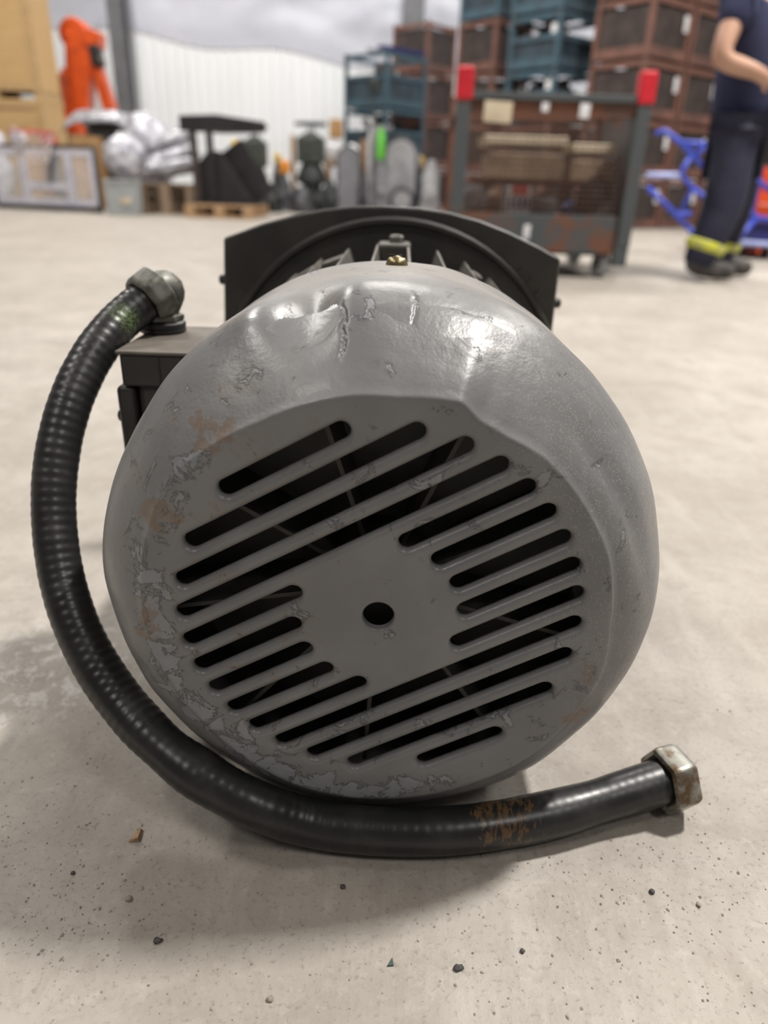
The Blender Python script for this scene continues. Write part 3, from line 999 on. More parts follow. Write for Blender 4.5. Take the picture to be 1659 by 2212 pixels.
# ---------------------------------------------------------------- background: wooden crates and cardboard at the left
def wooden_crate(label, x1, yf, z0, z1, wd, dp, feet=True):
    """crate whose right front bottom corner stands at x1, yf; panels and battens are its parts"""
    t = thing('wooden_crate', label, 'crate', (x1 - wd / 2, yf + dp / 2, z0), 0.0, 'wooden crates stacked at the left')
    h = z1 - z0
    b = 0.10 if feet else 0.0
    obj('side_panel', MB().box((0, -dp / 2 + 0.02, b + (h - b) / 2), (wd - 0.04, 0.02, h - b - 0.02)), M['ply'], t)
    obj('side_panel', MB().box((wd / 2 - 0.02, 0, b + (h - b) / 2), (0.02, dp - 0.05, h - b - 0.02)), M['ply'], t)
    obj('side_panel', MB().box((-wd / 2 + 0.02, 0, b + (h - b) / 2), (0.02, dp - 0.05, h - b - 0.02)), M['ply'], t)
    obj('side_panel', MB().box((0, dp / 2 - 0.02, b + (h - b) / 2), (wd - 0.04, 0.02, h - b - 0.02)), M['ply'], t)
    obj('lid', MB().box((0, 0, h - 0.012), (wd, dp, 0.024)), M['ply'], t)
    bat = mesh_of('batten', MB().box((0, 0, 0), (wd, 0.02, 0.09)))
    bat.materials.append(M['batten'])
    for zz in (b + 0.045, h - 0.07):
        o = obj('batten', bat, None, t)
        o.location = (0, -dp / 2, zz)
    vb = mesh_of('batten_upright', MB().box((0, 0, 0), (0.09, 0.021, h - b - 0.19)))
    vb.materials.append(M['batten'])
    for xx in (wd / 2 - 0.05, wd / 2 - 0.33, -wd / 2 + 0.05):
        if h < 1.2 or xx > wd / 2 - 0.1:
            o = obj('batten_upright', vb, None, t)
            o.location = (xx, -dp / 2, b + (h - b) / 2)
    if feet:
        sk = mesh_of('skid', MB().box((0, 0, 0), (0.10, dp, 0.10)))
        sk.materials.append(M['batten'])
        for xx in (wd / 2 - 0.06, 0, -wd / 2 + 0.06):
            o = obj('skid', sk, None, t)
            o.location = (xx, 0, 0.05)
    return t
YC = 11.6
lc = at(96, 250, YC)
zt = at(60, 214, YC).z
wooden_crate('low plywood crate under the tall crate, partly behind the backboard', lc.x, YC, 0.0, zt, 1.5, 0.75, False)
uc = at(74, 100, YC)
wooden_crate('tall plywood crate on skids standing on top of the low crate', uc.x, YC + 0.02, zt + 0.001, zt + 2.6, 1.35, 0.7, True)

def carton(label, px0, px1, py0, Y, dp, z0=0.0, rz=0.0, m='card', cat='box', name='cardboard_box'):
    a, b = at(px0, py0, Y), at(px1, py0, Y)
    wd, h = b.x - a.x, a.z - z0
    t = thing(name, label, cat, ((a.x + b.x) / 2, Y + dp / 2, z0), rz)
    obj('box_shell', MB().box((0, 0, h / 2), (wd, dp, h)), M[m], t, bevel=0.008)
    obj('box_flap', MB().box((-wd / 4, 0, h + 0.002), (wd / 2 - 0.004, dp, 0.004)), M[m], t)
    obj('box_flap', MB().box((wd / 4, 0, h + 0.002), (wd / 2 - 0.004, dp, 0.004)), M[m], t)
    return t
carton('brown cardboard box behind the backboard, left of the hoop', 24, 66, 272, 10.9, 0.4, rz=0.15)
carton('brown cardboard box behind the backboard, right of the hoop', 150, 198, 292, 10.9, 0.4, rz=-0.1)
p = at(-30, 277, 10.75)
mb = MB().blob((0, 0, p.z / 2), (0.24, 0.2, p.z / 2 + 0.02), n=24, m=16, amp=0.35, seed=4, fr=2.5)
for i, q in enumerate(mb.v):
    mb.v[i] = (q[0], q[1], max(0.0, q[2]))
o = obj('plastic_bag', mb, M['whitewrap'], smooth=1)
o.location = (p.x, 10.75, 0)
tag(o, 'crumpled pale plastic bag at the far left behind the backboard', 'bag')

# ---------------------------------------------------------------- basketball backboard leaning
YB = 10.0
bl, br = at(-2, 447, YB + 0.25), at(222, 463, YB - 0.2)
bw = (br - bl).length
bh = at(100, 322, YB).z - 0.03
bb = thing('basketball_backboard', 'clear basketball backboard with white frame and red hoop standing on the floor', 'backboard', ((bl.x + br.x) / 2, (bl.y + br.y) / 2, 0.0), math.atan2(br.y - bl.y, br.x - bl.x))
obj('glass_pane', MB().box((0, 0, 0.05 + bh / 2), (bw - 0.06, 0.012, bh - 0.04)), M['glass'], bb)
def fbar(name, c, d, m):
    return obj(name, MB().box(c, d), M[m], bb)
fbar('outer_frame', (0, 0, 0.03), (bw, 0.05, 0.06), 'black')
fbar('outer_frame', (0, 0, 0.06 + bh), (bw, 0.05, 0.04), 'dgrey')
for sx in (-1, 1):
    fbar('outer_frame', (sx * (bw / 2 - 0.012), 0, 0.05 + bh / 2), (0.024, 0.05, bh), 'dgrey')
fbar('border_stripe', (0, -0.012, 0.10), (bw - 0.06, 0.012, 0.07), 'bframe')
fbar('border_stripe', (0, -0.012, bh - 0.005), (bw - 0.06, 0.012, 0.07), 'bframe')
for sx in (-1, 1):
    fbar('border_stripe', (sx * (bw / 2 - 0.065), -0.012, 0.05 + bh / 2), (0.07, 0.0125, bh - 0.12), 'bframe')
sw = bw * 0.214
sc_ = bw * 0.03
for sx in (-1, 1):
    fbar('target_square', (sc_ + sx * sw, -0.013, 0.05 + bh / 2), (0.10, 0.012, bh - 0.12), 'bframe')
fbar('target_square', (sc_, -0.0135, bh * 0.42), (2 * sw, 0.0125, 0.085), 'bframe')
RR = 0.255
hz = bh + 0.20
hx = 0.20
hc = V((hx, -0.10 - RR, hz))
mb = MB().tube([hc + V((RR * cos(a), RR * sin(a), 0)) for a in [2 * pi * i / 28 for i in range(29)]], 0.011, 8)
hp = obj('hoop_ring', mb, M['hoop'], bb, smooth=1)
obj('hoop_bracket', MB().box((hx, -0.06, hz - 0.06), (0.16, 0.09, 0.10)), M['hoop'], hp)
obj('support_arm', MB().bar((hx, 0.0, hz - 0.08), (hx - 0.1, 0.03, bh * 0.45), 0.12, 0.03).bar((hx - 0.1, 0.04, bh * 0.55), (hx - 0.1, 0.30, 0.0), 0.06), M['dgrey'], bb)
mb = MB()
for k in range(12):
    for sg in (-1, 1):
        pts = []
        for j in range(7):
            a = 2 * pi * k / 12 + sg * j * pi / 12
            rr_ = RR * (1 - 0.07 * j)
            pts.append(hc + V((rr_ * cos(a), rr_ * sin(a), -0.055 * j)))
        mb.tube(pts, 0.004, 4)
tag(obj('hoop_net', mb, M['net'], hp), None, None, None, 'stuff')
mb = MB().blob((0, 0, 0), (0.11, 0.03, 0.13), n=14, m=10, amp=0.5, seed=2, fr=3)
o = obj('net_bag', mb, M['whitewrap'], bb, smooth=1)
o.location = hc + V((-0.12, -0.1, -0.10))

# ---------------------------------------------------------------- grey bin
a, b = G(228, 464), G(292, 466)
wd = (b - a).length
hh = at(255, 388, a.y).z
t = thing('storage_bin', 'grey plastic bin with a yellow label beside the backboard', 'bin', ((a.x + b.x) / 2, a.y + 0.2, 0), 0.1)
obj('bin_body', MB().box((0, 0, hh / 2), (wd * 0.94, 0.38, hh), taper=1.05), M['bin'], t, bevel=0.012)
obj('bin_lip', MB().box((0, 0, hh - 0.015), (wd * 1.03, 0.42, 0.03)), M['bin'], t, bevel=0.008)
obj('yellow_label', MB().box((0.06, -0.2, hh * 0.42), (0.13, 0.012, 0.07)), M['cream'], t)

# ---------------------------------------------------------------- orange robot arm
YR = 13.2
def rp(x, y, dy=0.0):
    return at(x, y, YR + dy)
base = rp(165, 250)
rob = thing('robot_arm', 'orange industrial robot arm folded up in front of the white wall', 'robot', (base.x, YR, 0))
RI = Mx.Translation(V((-base.x, -YR, 0)))
def rpart(name, mb, m='orange', parent=None, bevel=0.02):
    mb.v = [tuple(RI @ V(q)) for q in mb.v]
    return obj(name, mb, M[m], parent or rob, bevel=bevel)
zb = base.z - 0.28
rpart('base_plinth', MB().box((base.x, YR, zb / 2), (0.75, 0.7, zb)), 'dgrey')
rpart('turntable', MB().lathe([(0.34, zb), (0.34, zb + 0.16), (0.28, zb + 0.22)], 24, Mx.Translation(V((base.x, YR, 0)))), 'orange', None, 0)
def link(p, q, w0, w1, d):
    p, q = V(p), V(q)
    Mq = axis_mx(p, q - p, (0, 1, 0))
    L = (q - p).length
    mb = MB()
    mb.add([(-w0, -d, 0), (w0, -d, 0), (w0, d, 0), (-w0, d, 0), (-w1, -d, L), (w1, -d, L), (w1, d, L), (-w1, d, L)],
           [(0, 3, 2, 1), (4, 5, 6, 7), (0, 1, 5, 4), (1, 2, 6, 5), (2, 3, 7, 6), (3, 0, 4, 7)], Mq)
    return mb
k = YR / FPX * 0.95
rpart('lower_arm', link(rp(172, 255), rp(186, 105), 22 * k, 17 * k, 0.16))
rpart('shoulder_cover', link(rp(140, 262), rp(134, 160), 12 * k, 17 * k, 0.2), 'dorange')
rpart('rear_housing', link(rp(152, 258, -0.05), rp(150, 150, -0.05), 14 * k, 10 * k, 0.14), 'orange')
rpart('tie_rod', link(rp(150, 175, -0.15), rp(147, 70, -0.15), 6 * k, 6 * k, 0.05))
mb = MB().lathe([(0.20, -0.17), (0.22, -0.14), (0.22, 0.14), (0.20, 0.17)], 20, axis_mx(rp(165, 76), (0, 1, 0)))
rpart('elbow_joint', mb, 'orange', None, 0)
rpart('fore_arm', link(rp(160, 76), rp(222, 90), 20 * k, 13 * k, 0.15))
rpart('wrist_motor', link(rp(203, 98, -0.1), rp(216, 145, -0.1), 10 * k, 9 * k, 0.1), 'black')
wf = rpart('wrist', link(rp(208, 140), rp(240, 240), 10 * k, 12 * k, 0.11))
mb = MB().lathe([(0.045, 0), (0.05, 0.02), (0.03, 0.06)], 14, axis_mx(rp(219, 128, -0.2), (0.3, -1, 0)))
rpart('tool_flange', mb, 'zinc', None, 0)

# ---------------------------------------------------------------- wrapped goods on pallets
def pallet(label, px0, px1, pyb, Y=None, dp=0.9, hgt=0.14, m='pallet', rz=0.0):
    a, b = G(px0, pyb), G(px1, pyb)
    Y = Y or a.y
    wd = at(px1, pyb, Y).x - at(px0, pyb, Y).x
    t = thing('wooden_pallet', label, 'pallet', ((at(px0, pyb, Y).x + at(px1, pyb, Y).x) / 2, Y + dp / 2, 0), rz, 'wooden pallets on the floor')
    bm_ = mesh_of('deck_board', MB().box((0, 0, 0), (wd, 0.10, 0.02)))
    bm_.materials.append(M[m])
    for i in range(6):
        o = obj('deck_board', bm_, None, t)
        o.location = (0, -dp / 2 + 0.05 + i * (dp - 0.1) / 5, hgt - 0.01)
    bk = mesh_of('block', MB().box((0, 0, 0), (0.12, 0.10, hgt - 0.04)))
    bk.materials.append(M[m])
    for i in range(3):
        for j in range(3):
            o = obj('block', bk, None, t)
            o.location = ((i - 1) * (wd / 2 - 0.06), (j - 1) * (dp / 2 - 0.05), 0.02 + (hgt - 0.04) / 2)
    bo = mesh_of('bottom_board', MB().box((0, 0, 0), (wd, 0.10, 0.018)))
    bo.materials.append(M[m])
    for j in range(3):
        o = obj('bottom_board', bo, None, t)
        o.location = (0, (j - 1) * (dp / 2 - 0.05), 0.01)
    return t
pallet('tall weathered pallet carrying the wrapped rolls, between the bin and the black stand', 296, 424, 462, None, 1.0, 0.36)
pallet('pale wooden pallet under the black steel stand', 400, 548, 470, None, 1.1, 0.145, 'pale_wood')
YP = G(360, 462).y

def roll(label, p0, p1, r, m, seed):
    p0, p1 = V(p0), V(p1)
    n = 14
    pts = [p0.lerp(p1, i / n) for i in range(n + 1)]
    rs = [r * (1 + 0.07 * mnoise.noise(V((i * 0.7, seed, 0)))) for i in range(n + 1)]
    rs[0] *= 0.8
    rs[-1] *= 0.8
    mb = MB().tube(pts, rs, 18)
    o = obj('wrapped_roll', mb, M[m], smooth=40)
    return tag(o, label, 'roll', 'rolls in plastic wrap')
zt_ = 0.36
roll('lowest grey plastic-wrapped roll lying on the tall pallet', at(300, 383, YP + .1), at(432, 363, YP + .3), 0.10, 'wrap', 1).location.z = 0.05
roll('middle grey plastic-wrapped roll on the tall pallet', at(322, 358, YP + .4), at(428, 325, YP + .5), 0.11, 'wrap', 2)
roll('topmost grey plastic-wrapped roll leaning to the black stand', at(318, 325, YP + .6), at(422, 292, YP + .7), 0.13, 'wrap', 3)
def bag(label, px, py0, py1, Y, rx, ry, m, seed, amp=0.45, name='wrapped_bundle', cat='bundle', z0=None):
    top, bot = at(px, py0, Y).z, (at(px, py1, Y).z if z0 is None else z0)
    bot = max(bot, 0.0)
    mb = MB().blob((0, 0, 0), (rx, ry, (top - bot) / 2), n=30, m=20, amp=amp, seed=seed, fr=4.2)
    zl = min(q[2] for q in mb.v)
    o = obj(name, mb, M[m], smooth=1)
    o.location = (at(px, py0, Y).x, Y, bot - zl)
    return tag(o, label, cat)
bag('crumpled white plastic-wrapped bundle left of the rolls', 264, 298, 395, 9.9, 0.24, 0.22, 'whitewrap', 3, 0.3)
bag('shiny white wrapped bundle high behind the rolls', 312, 258, 330, 11.0, 0.34, 0.25, 'whitewrap', 8, 0.25, z0=0.0)
YD = 11.4
a, b = at(190, 330, YD), at(262, 330, YD)
t = thing('wrapped_machine', 'dark grey machine under a grey plastic sheet behind the hoop', 'machine', ((a.x + b.x) / 2, YD + 0.3, 0))
zz = at(220, 282, YD).z
obj('machine_body', MB().box((0, 0, zz / 2), (b.x - a.x, 0.6, zz)), M['dgrey'], t, bevel=0.03)
obj('machine_knob', MB().lathe([(0.05, 0), (0.05, 0.03), (0.03, 0.04)], 14, axis_mx((-0.08, -0.3, zz * 0.75), (0, -1, 0))), M['lgrey'], t)
mb = MB()
nx, ny = 26, 14
WX = 135 * YD / FPX
vs, fs = [], []
for j in range(ny + 1):
    for i in range(nx + 1):
        x, y = -WX / 2 + WX * i / nx, -0.5 + 1.0 * j / ny
        e = max(abs(x) / (WX / 2) - 0.35, 0) ** 2 * 0.35 + max(abs(y) - 0.32, 0) * 0.9
        vs.append((x, y, zz + 0.26 - e + 0.03 * mnoise.noise(V((x * 5, y * 5, 1)))))
for j in range(ny):
    for i in range(nx):
        c = j * (nx + 1) + i
        fs.append((c, c + 1, c + nx + 2, c + nx + 1))
mb.add(vs, fs)
o = obj('plastic_cover', mb, M['wrap'], t, smooth=1)
sm = o.modifiers.new('solid', 'SOLIDIFY')
sm.thickness = 0.01
obj('machine_hood', MB().box((0, 0, zz + 0.11), ((b.x - a.x) * 0.8, 0.5, 0.23)), M['dgrey'], t)

# ---------------------------------------------------------------- black steel stand on the pale pallet
YS = G(470, 470).y + 0.18
def sp(x, y, dy=0.0):
    return at(x, y, YS + dy)
c0 = sp(470, 440)
st = thing('steel_stand', 'black welded steel stand with a flat top plate and triangular gussets on a pallet', 'stand', (c0.x, YS, 0.1455))
SI = Mx.Translation(V((-c0.x, -YS, -0.1455)))
def spart(name, mb, m='black', bevel=0.006):
    mb.v = [tuple(SI @ V(q)) for q in mb.v]
    return obj(name, mb, M[m], st, bevel=bevel)
A, B, C_ = sp(386, 266), sp(470, 256, 0.0), sp(572, 268, 0.75)
zt2 = A.z
mb = MB()
hh_ = 0.085
vs = [(A.x, YS, zt2 - hh_), (sp(468, 266).x, YS - 0.02, zt2 - hh_ + 0.02), (C_.x, YS + 0.8, zt2 - hh_ + 0.05), (A.x + 0.35, YS + 0.9, zt2 - hh_ + 0.03)]
vs += [(x, y, z + 2 * hh_ * (1 if i in (0, 1) else 0.75)) for i, (x, y, z) in enumerate(vs)]
mb.add(vs, [(0, 3, 2, 1), (4, 5, 6, 7), (0, 1, 5, 4), (1, 2, 6, 5), (2, 3, 7, 6), (3, 0, 4, 7)])
spart('top_plate', mb)
for px in (416, 451):
    q, r_ = sp(px, 285, 0.06), sp(px + 6, 440, 0.06)
    spart('post', MB().bar((q.x, YS + 0.06, zt2 - hh_), (q.x + 0.01, YS + 0.06, 0.16), 0.075, 0.075), 'brownsteel' if px == 416 else 'black')
zg = sp(430, 335).z
mb = MB()
x0, x1, x2 = sp(424, 400).x, sp(474, 400).x, sp(548, 430).x
pl = [(x0, 0.148), (x2, 0.148), (x1, zt2 - 0.28), (x1 - 0.14, zt2 - 0.28), (x0, zg - 0.1)]
mb.prism(pl, 0.03, Mx.Translation(V((0, YS + 0.12, 0))) @ Mx.Rotation(radians(90), 4, 'X'))
spart('gusset', mb)
mb = MB().prism(pl, 0.03, Mx.Translation(V((0, YS + 0.62, 0))) @ Mx.Rotation(radians(90), 4, 'X'))
spart('gusset', mb)
spart('base_plate', MB().box(((x0 + x2) / 2, YS + 0.36, 0.158), (x2 - x0 + 0.1, 0.75, 0.022)))
mb = MB().bar((x1 + 0.02, YS + 0.36, zt2 - 0.26), (x2, YS + 0.36, 0.18), 0.5, 0.02, (0, 1, 0))
spart('slope_plate', mb, 'black')

# ---------------------------------------------------------------- green valves, grey castings and bits on the floor behind
def valve(label, px, pyt, pyh, pyb, Y, wpx):
    c = at(px, pyb, Y)
    k = Y / FPX * 0.95
    zt, zh, zn = at(px, pyt, Y).z, at(px, pyh, Y).z, at(px, pyh + 62, Y).z
    w_ = wpx * k / 2
    t = thing('green_valve', label, 'valve', (c.x, Y, 0), 0, 'dark green valves')
    obj('valve_base', MB().lathe([(w_ * 1.2, 0), (w_ * 1.2, 0.07), (w_ * 0.8, 0.09), (w_ * 0.75, zn * 0.55), (w_ * 1.15, zn * 0.6), (w_ * 1.15, zn * 0.72), (w_ * 0.7, zn)], 20), M['dgreen'], t, smooth=35)
    obj('valve_port', MB().lathe([(w_ * 0.6, -w_ * 1.5), (w_ * 0.75, -w_ * 1.5), (w_ * 0.75, -w_ * 1.3), (w_ * 0.5, -w_ * 1.25), (w_ * 0.5, w_ * 1.25), (w_ * 0.75, w_ * 1.3), (w_ * 0.75, w_ * 1.5)], 20, axis_mx((0, 0, w_ * 0.9), (0.85, -0.5, 0))), M['dgrey'], t, smooth=35)
    yk = MB()
    yk.add([(-w_, -w_, zn), (w_, -w_, zn), (w_, w_, zn), (-w_, w_, zn), (-w_, -w_, zh - 0.06), (w_, -w_, zh - 0.06), (w_, w_, zh - 0.06), (-w_, w_, zh - 0.06), (-w_ * .25, -w_ * .25, zh + 0.03), (w_ * .25, -w_ * .25, zh + 0.03), (w_ * .25, w_ * .25, zh + 0.03), (-w_ * .25, w_ * .25, zh + 0.03)],
           [(0, 3, 2, 1), (0, 1, 5, 4), (1, 2, 6, 5), (2, 3, 7, 6), (3, 0, 4, 7), (4, 5, 9, 8), (5, 6, 10, 9), (6, 7, 11, 10), (7, 4, 8, 11), (8, 9, 10, 11)])
    obj('bonnet', yk, M['green'], t, bevel=0.01)
    obj('bonnet_cover', MB().box((-w_ * 0.2, -w_ - 0.008, (zn + zh) / 2), (w_ * 0.8, 0.02, (zh - zn) * 0.5)), M['green'], t, bevel=0.008)
    for sx in (-1, 1):
        obj('yoke_stem', MB().bar((sx * 0.03, 0, zh), (sx * 0.03, 0, zt), 0.022), M['dgreen'], t)
    wh = obj('handwheel', MB().tube([V((w_ * 1.15 * cos(2 * pi * i / 24), w_ * 1.15 * sin(2 * pi * i / 24), zt)) for i in range(25)], 0.02, 6), M['dgreen'], t, smooth=1)
    for i in range(3):
        a = pi * i / 3 + 0.4
        obj('spoke', MB().bar((-w_ * 1.1 * cos(a), -w_ * 1.1 * sin(a), zt), (w_ * 1.1 * cos(a), w_ * 1.1 * sin(a), zt), 0.02), M['dgreen'], wh)
    return t
valve('dark green valve with handwheel just right of the black stand', 557, 274, 298, 458, 12.0, 44)
valve('larger dark green valve with handwheel left of the grey castings', 674, 268, 290, 452, 12.4, 54)

def arch_poly(w_, h_, n=14):
    r = w_ / 2
    return [(-r, 0), (r, 0)] + [(r * cos(pi * i / n), h_ - r + r * sin(pi * i / n)) for i in range(n + 1)]

Y1 = 12.6
k1 = Y1 / FPX * 0.95
def casting(label, px, pyt, wpx, Y, m, deep=0.35, rz=0.0):
    c = at(px, 445, Y)
    h_ = at(px, pyt, Y).z
    w_ = wpx * Y / FPX * 0.95
    t = thing('pump_casting', label, 'casting', (c.x, Y, 0), rz, 'grey pump castings')
    XR = Mx.Rotation(radians(90), 4, 'X')
    obj('casting_plate', MB().prism(arch_poly(w_, h_), 0.05, XR), M[m], t, bevel=0.01)
    obj('casting_rim', MB().prism(arch_poly(w_ * 1.15, h_ + 0.05), 0.04, Mx.Translation(V((0, 0.05, 0))) @ XR), M['dgrey'], t, bevel=0.01)
    obj('casting_body', MB().prism(arch_poly(w_ * 0.9, h_ * 0.94), deep, Mx.Translation(V((0, 0.05 + deep, 0))) @ XR), M[m], t, bevel=0.02)
    return t, w_, h_
casting('grey arch-shaped pump casting left of the taller casting', 752, 322, 44, 12.5, 'grey', 0.12)
t, w_, h_ = casting('tall grey pump casting with a dark round port at its foot', 862, 302, 62, 12.3, 'lgrey')
obj('port_ring', MB().tube([V((0.04 + 0.17 * cos(2 * pi * i / 28), -0.09, 0.21 + 0.17 * sin(2 * pi * i / 28))) for i in range(29)], 0.035, 8), M['dgrey'], t, smooth=1)
obj('port_disc', MB().lathe([(0.15, 0), (0.15, 0.06)], 28, axis_mx((0.04, -0.04, 0.21), (0, -1, 0))), M['lgrey'], t, smooth=40)
hs = at(808, 278, 12.2).z
obj('side_slab', MB().box((-w_ / 2 - 0.12, 0.02, hs / 2), (0.2, 0.3, hs)), M['grey'], t, bevel=0.015)
obj('slab_cap', MB().box((-w_ / 2 - 0.08, 0.02, hs + 0.02), (0.36, 0.3, 0.04)), M['lgrey'], t, bevel=0.01)
obj('arch_strap', MB().tube([V((w_ * 0.62 * cos(pi * i / 12), 0.12, h_ * 0.62 + h_ * 0.36 * sin(pi * i / 12))) for i in range(0, 13)], 0.05, 8), M['lgrey'], t, smooth=1)

def gearcase(label, px, pyt, Y, wpx, m, seed, cat='machine part', name='machine_part'):
    c = at(px, 445, Y)
    h_ = at(px, pyt, Y).z
    w_ = wpx * Y / FPX * 0.95 / 2
    t = thing(name, label, cat, (c.x, Y, 0), random.Random(seed).uniform(-.4, .4), 'machine parts lying among the valves')
    obj('housing', MB().lathe([(w_ * .9, 0), (w_, 0.06), (w_ * .75, h_ * .4), (w_ * .8, h_ * .7), (w_ * .4, h_ * .92), (w_ * .35, h_)], 14), M[m], t, smooth=35)
    obj('side_flange', MB().lathe([(w_ * .55, 0), (w_ * .6, 0.03), (w_ * .6, 0.08), (w_ * .3, 0.1)], 16, axis_mx((0, -w_ * .8, h_ * .42), (0.2, -1, 0.1))), M[m], t, smooth=35)
    obj('foot', MB().box((0, 0, 0.02), (w_ * 2.3, w_ * 1.6, 0.04)), M[m], t)
    return t
gearcase('dark grey machine part under the orange can, between the two green valves', 615, 375, 12.3, 34, 'dgrey', 1)
gearcase('black machine part between the larger valve and the arch casting', 712, 388, 11.6, 40, 'dgreen', 2)
gearcase('light grey lumpy machine part right of the tall casting, beside the cage trolley', 928, 345, 12.0, 48, 'lgrey', 3)
gearcase('small dark machine part in front of the larger green valve', 655, 402, 11.6, 38, 'dgrey', 4)
gearcase('dark grey part leaning behind the black stand', 512, 330, 12.6, 34, 'dgrey', 5)
gearcase('blackish part low behind the pale pallet', 585, 395, 11.5, 38, 'dgreen', 6)
gearcase('grey machine part between the arch casting and the tall casting', 786, 372, 12.2, 20, 'dgrey', 7)

def lump(name, label, px, pyt, pyb, Y, wpx, m, cat, shape='box', rz=0.0):
    a = at(px, pyb, Y)
    a.z = max(a.z, 0.0)
    h_ = at(px, pyt, Y).z - a.z
    w_ = wpx * Y / FPX * 0.95
    if shape == 'box':
        mb = MB().box((0, 0, h_ / 2), (w_, w_ * 0.8, h_), taper=0.96)
        o = obj(name, mb, M[m], bevel=0.015)
    elif shape == 'cyl':
        mb = MB().lathe([(w_ * .46, 0), (w_ * .5, h_ * .04), (w_ * .5, h_ * .8), (w_ * .3, h_ * .93), (w_ * .25, h_)], 18)
        o = obj(name, mb, M[m], smooth=35)
    else:
        mb = MB().blob((0, 0, h_ / 2), (w_ / 2, w_ / 2.4, h_ / 2), n=22, m=14, amp=0.35, seed=px * 0.01, fr=2.2)
        o = obj(name, mb, M[m], smooth=1)
    o.location = (a.x, Y, max(a.z, 0.0))
    o.rotation_euler = (0, 0, rz)
    if shape == 'blob':
        o.location.z -= min(q[2] for q in mb.v) - 0.002
    return tag(o, label, cat)
# pallet-height load behind the castings: a low white crate bench carries the bags
a, b = at(700, 365, 12.9), at(776, 365, 12.9)
bz = at(750, 352, 12.9).z
t = thing('load_bench', 'low timber bench behind the grey castings carrying white sacks', 'bench', ((a.x + b.x) / 2, 12.97, 0))
obj('bench_top', MB().box((0, 0, bz - 0.03), (b.x - a.x, 0.34, 0.06)), M['pale_wood'], t)
for sx in (-1, 1):
    for sy in (-1, 1):
        obj('leg', MB().box((sx * ((b.x - a.x) / 2 - 0.06), sy * 0.12, (bz - 0.06) / 2), (0.08, 0.08, bz - 0.06)), M['pale_wood'], t)
lump('white_sack', 'white sack on the bench above the arch casting', 718, 305, 352, 12.97, 36, 'paper', 'sack', 'blob')
lump('white_sack', 'white sack on the bench close to the green film roll', 762, 312, 352, 12.97, 26, 'paper', 'sack', 'blob')
lump('cardboard_box', 'small orange-brown cardboard box on top of the white sacks', 726, 258, 299, 12.97, 26, 'card', 'box')
lump('orange_can', 'bright orange can on the machine part between the green valves', 615, 345, 375, 12.3, 22, 'orangep', 'can', 'cyl')
gearcase('dark part right behind the orange can', 600, 352, 12.75, 24, 'dgrey', 8)
lump('yellow_tin', 'small yellow tin right behind the orange can', 600, 330, 352, 12.75, 13, 'yellow', 'tin', 'cyl')
lump('yellow_tin', 'yellow tin behind the slope of the black stand', 510, 302, 330, 12.6, 20, 'yellow', 'tin', 'cyl')
gearcase('dark part under the small yellow tin near the cage trolley', 906, 362, 12.7, 26, 'dgrey', 9)
lump('yellow_tin', 'small yellow tin beside the light grey part near the cage trolley', 906, 338, 362, 12.7, 18, 'yellow', 'tin', 'cyl')
gearcase('grey part under the roll of green film', 822, 345, 11.9, 26, 'grey', 10)
lump('film_roll', 'roll of green film standing against the tall grey casting', 822, 276, 345, 11.9, 18, 'lime', 'roll', 'cyl', 0.2)
lump('white_tube', 'white tube standing left of the green film roll', 800, 272, 470, 12.6, 20, 'paper', 'tube', 'cyl', 0.3)
lump('timber_post', 'light timber post standing left of the larger green valve', 636, 292, 470, 13.0, 10, 'pale_wood', 'post')
lump('timber_post', 'light timber offcut standing between the two grey castings', 785, 302, 470, 13.0, 16, 'pale_wood', 'post')

# ---------------------------------------------------------------- stillages (stacking steel boxes)
def make_stillage(name, label, wd, dp, ht, frame, sheet, low=False):
    t = thing(name, label, 'stillage')
    pm_ = mesh_of('post', MB().box((0, 0, ht / 2), (0.055, 0.055, ht)))
    pm_.materials.append(M[frame])
    for sx in (-1, 1):
        for sy in (-1, 1):
            o = obj('post', pm_, None, t)
            o.location = (sx * (wd / 2 - 0.0275), sy * (dp / 2 - 0.0275), 0)
    zs = (0.06, ht - 0.05) if not low else (0.06, ht * 0.55, ht - 0.05)
    for zz in zs:
        rh = 0.11 if zz < 0.1 else 0.06
        for sx in (-1, 1):
            obj('rail', MB().box((0, sx * (dp / 2 - 0.02), zz), (wd - 0.11, 0.035, rh)), M[frame], t)
            obj('rail', MB().box((sx * (wd / 2 - 0.02), 0, zz), (0.035, dp - 0.11, rh)), M[frame], t)
    obj('floor_sheet', MB().box((0, 0, 0.09), (wd - 0.06, dp - 0.06, 0.02)), M[sheet], t)
    top = ht * 0.55 if low else ht - 0.10
    for sx in (-1, 1):
        obj('side_sheet', MB().box((0, sx * (dp / 2 - 0.035), (0.12 + top) / 2), (wd - 0.11, 0.008, top - 0.12)), M[sheet], t)
        obj('side_sheet', MB().box((sx * (wd / 2 - 0.035), 0, (0.12 + top) / 2), (0.008, dp - 0.11, top - 0.12)), M[sheet], t)
    return t

heap_meshes = []
def heap_mesh(seed, w_, h0, h1):
    rr = random.Random(seed)
    mb = MB()
    for i in range(26):
        c = (rr.uniform(-w_, w_), rr.uniform(-w_, w_), rr.uniform(h0, h1))
        Mq = TR(c, rr.uniform(0, 6), rr.uniform(0, 6), rr.uniform(0, 6))
        if rr.random() < 0.5:
            mb.box((0, 0, 0), (rr.uniform(.05, .2), rr.uniform(.05, .16), rr.uniform(.03, .12)), Mq)
        else:
            r = rr.uniform(.03, .08)
            mb.lathe([(r, -.1), (r, .1)], 10, Mq)
    me = mesh_of('parts_heap', mb)
    me.materials.append(M['heap'])
    return me
for sd in range(4):
    heap_meshes.append(heap_mesh(sd, 0.20, 0.22, 0.46))

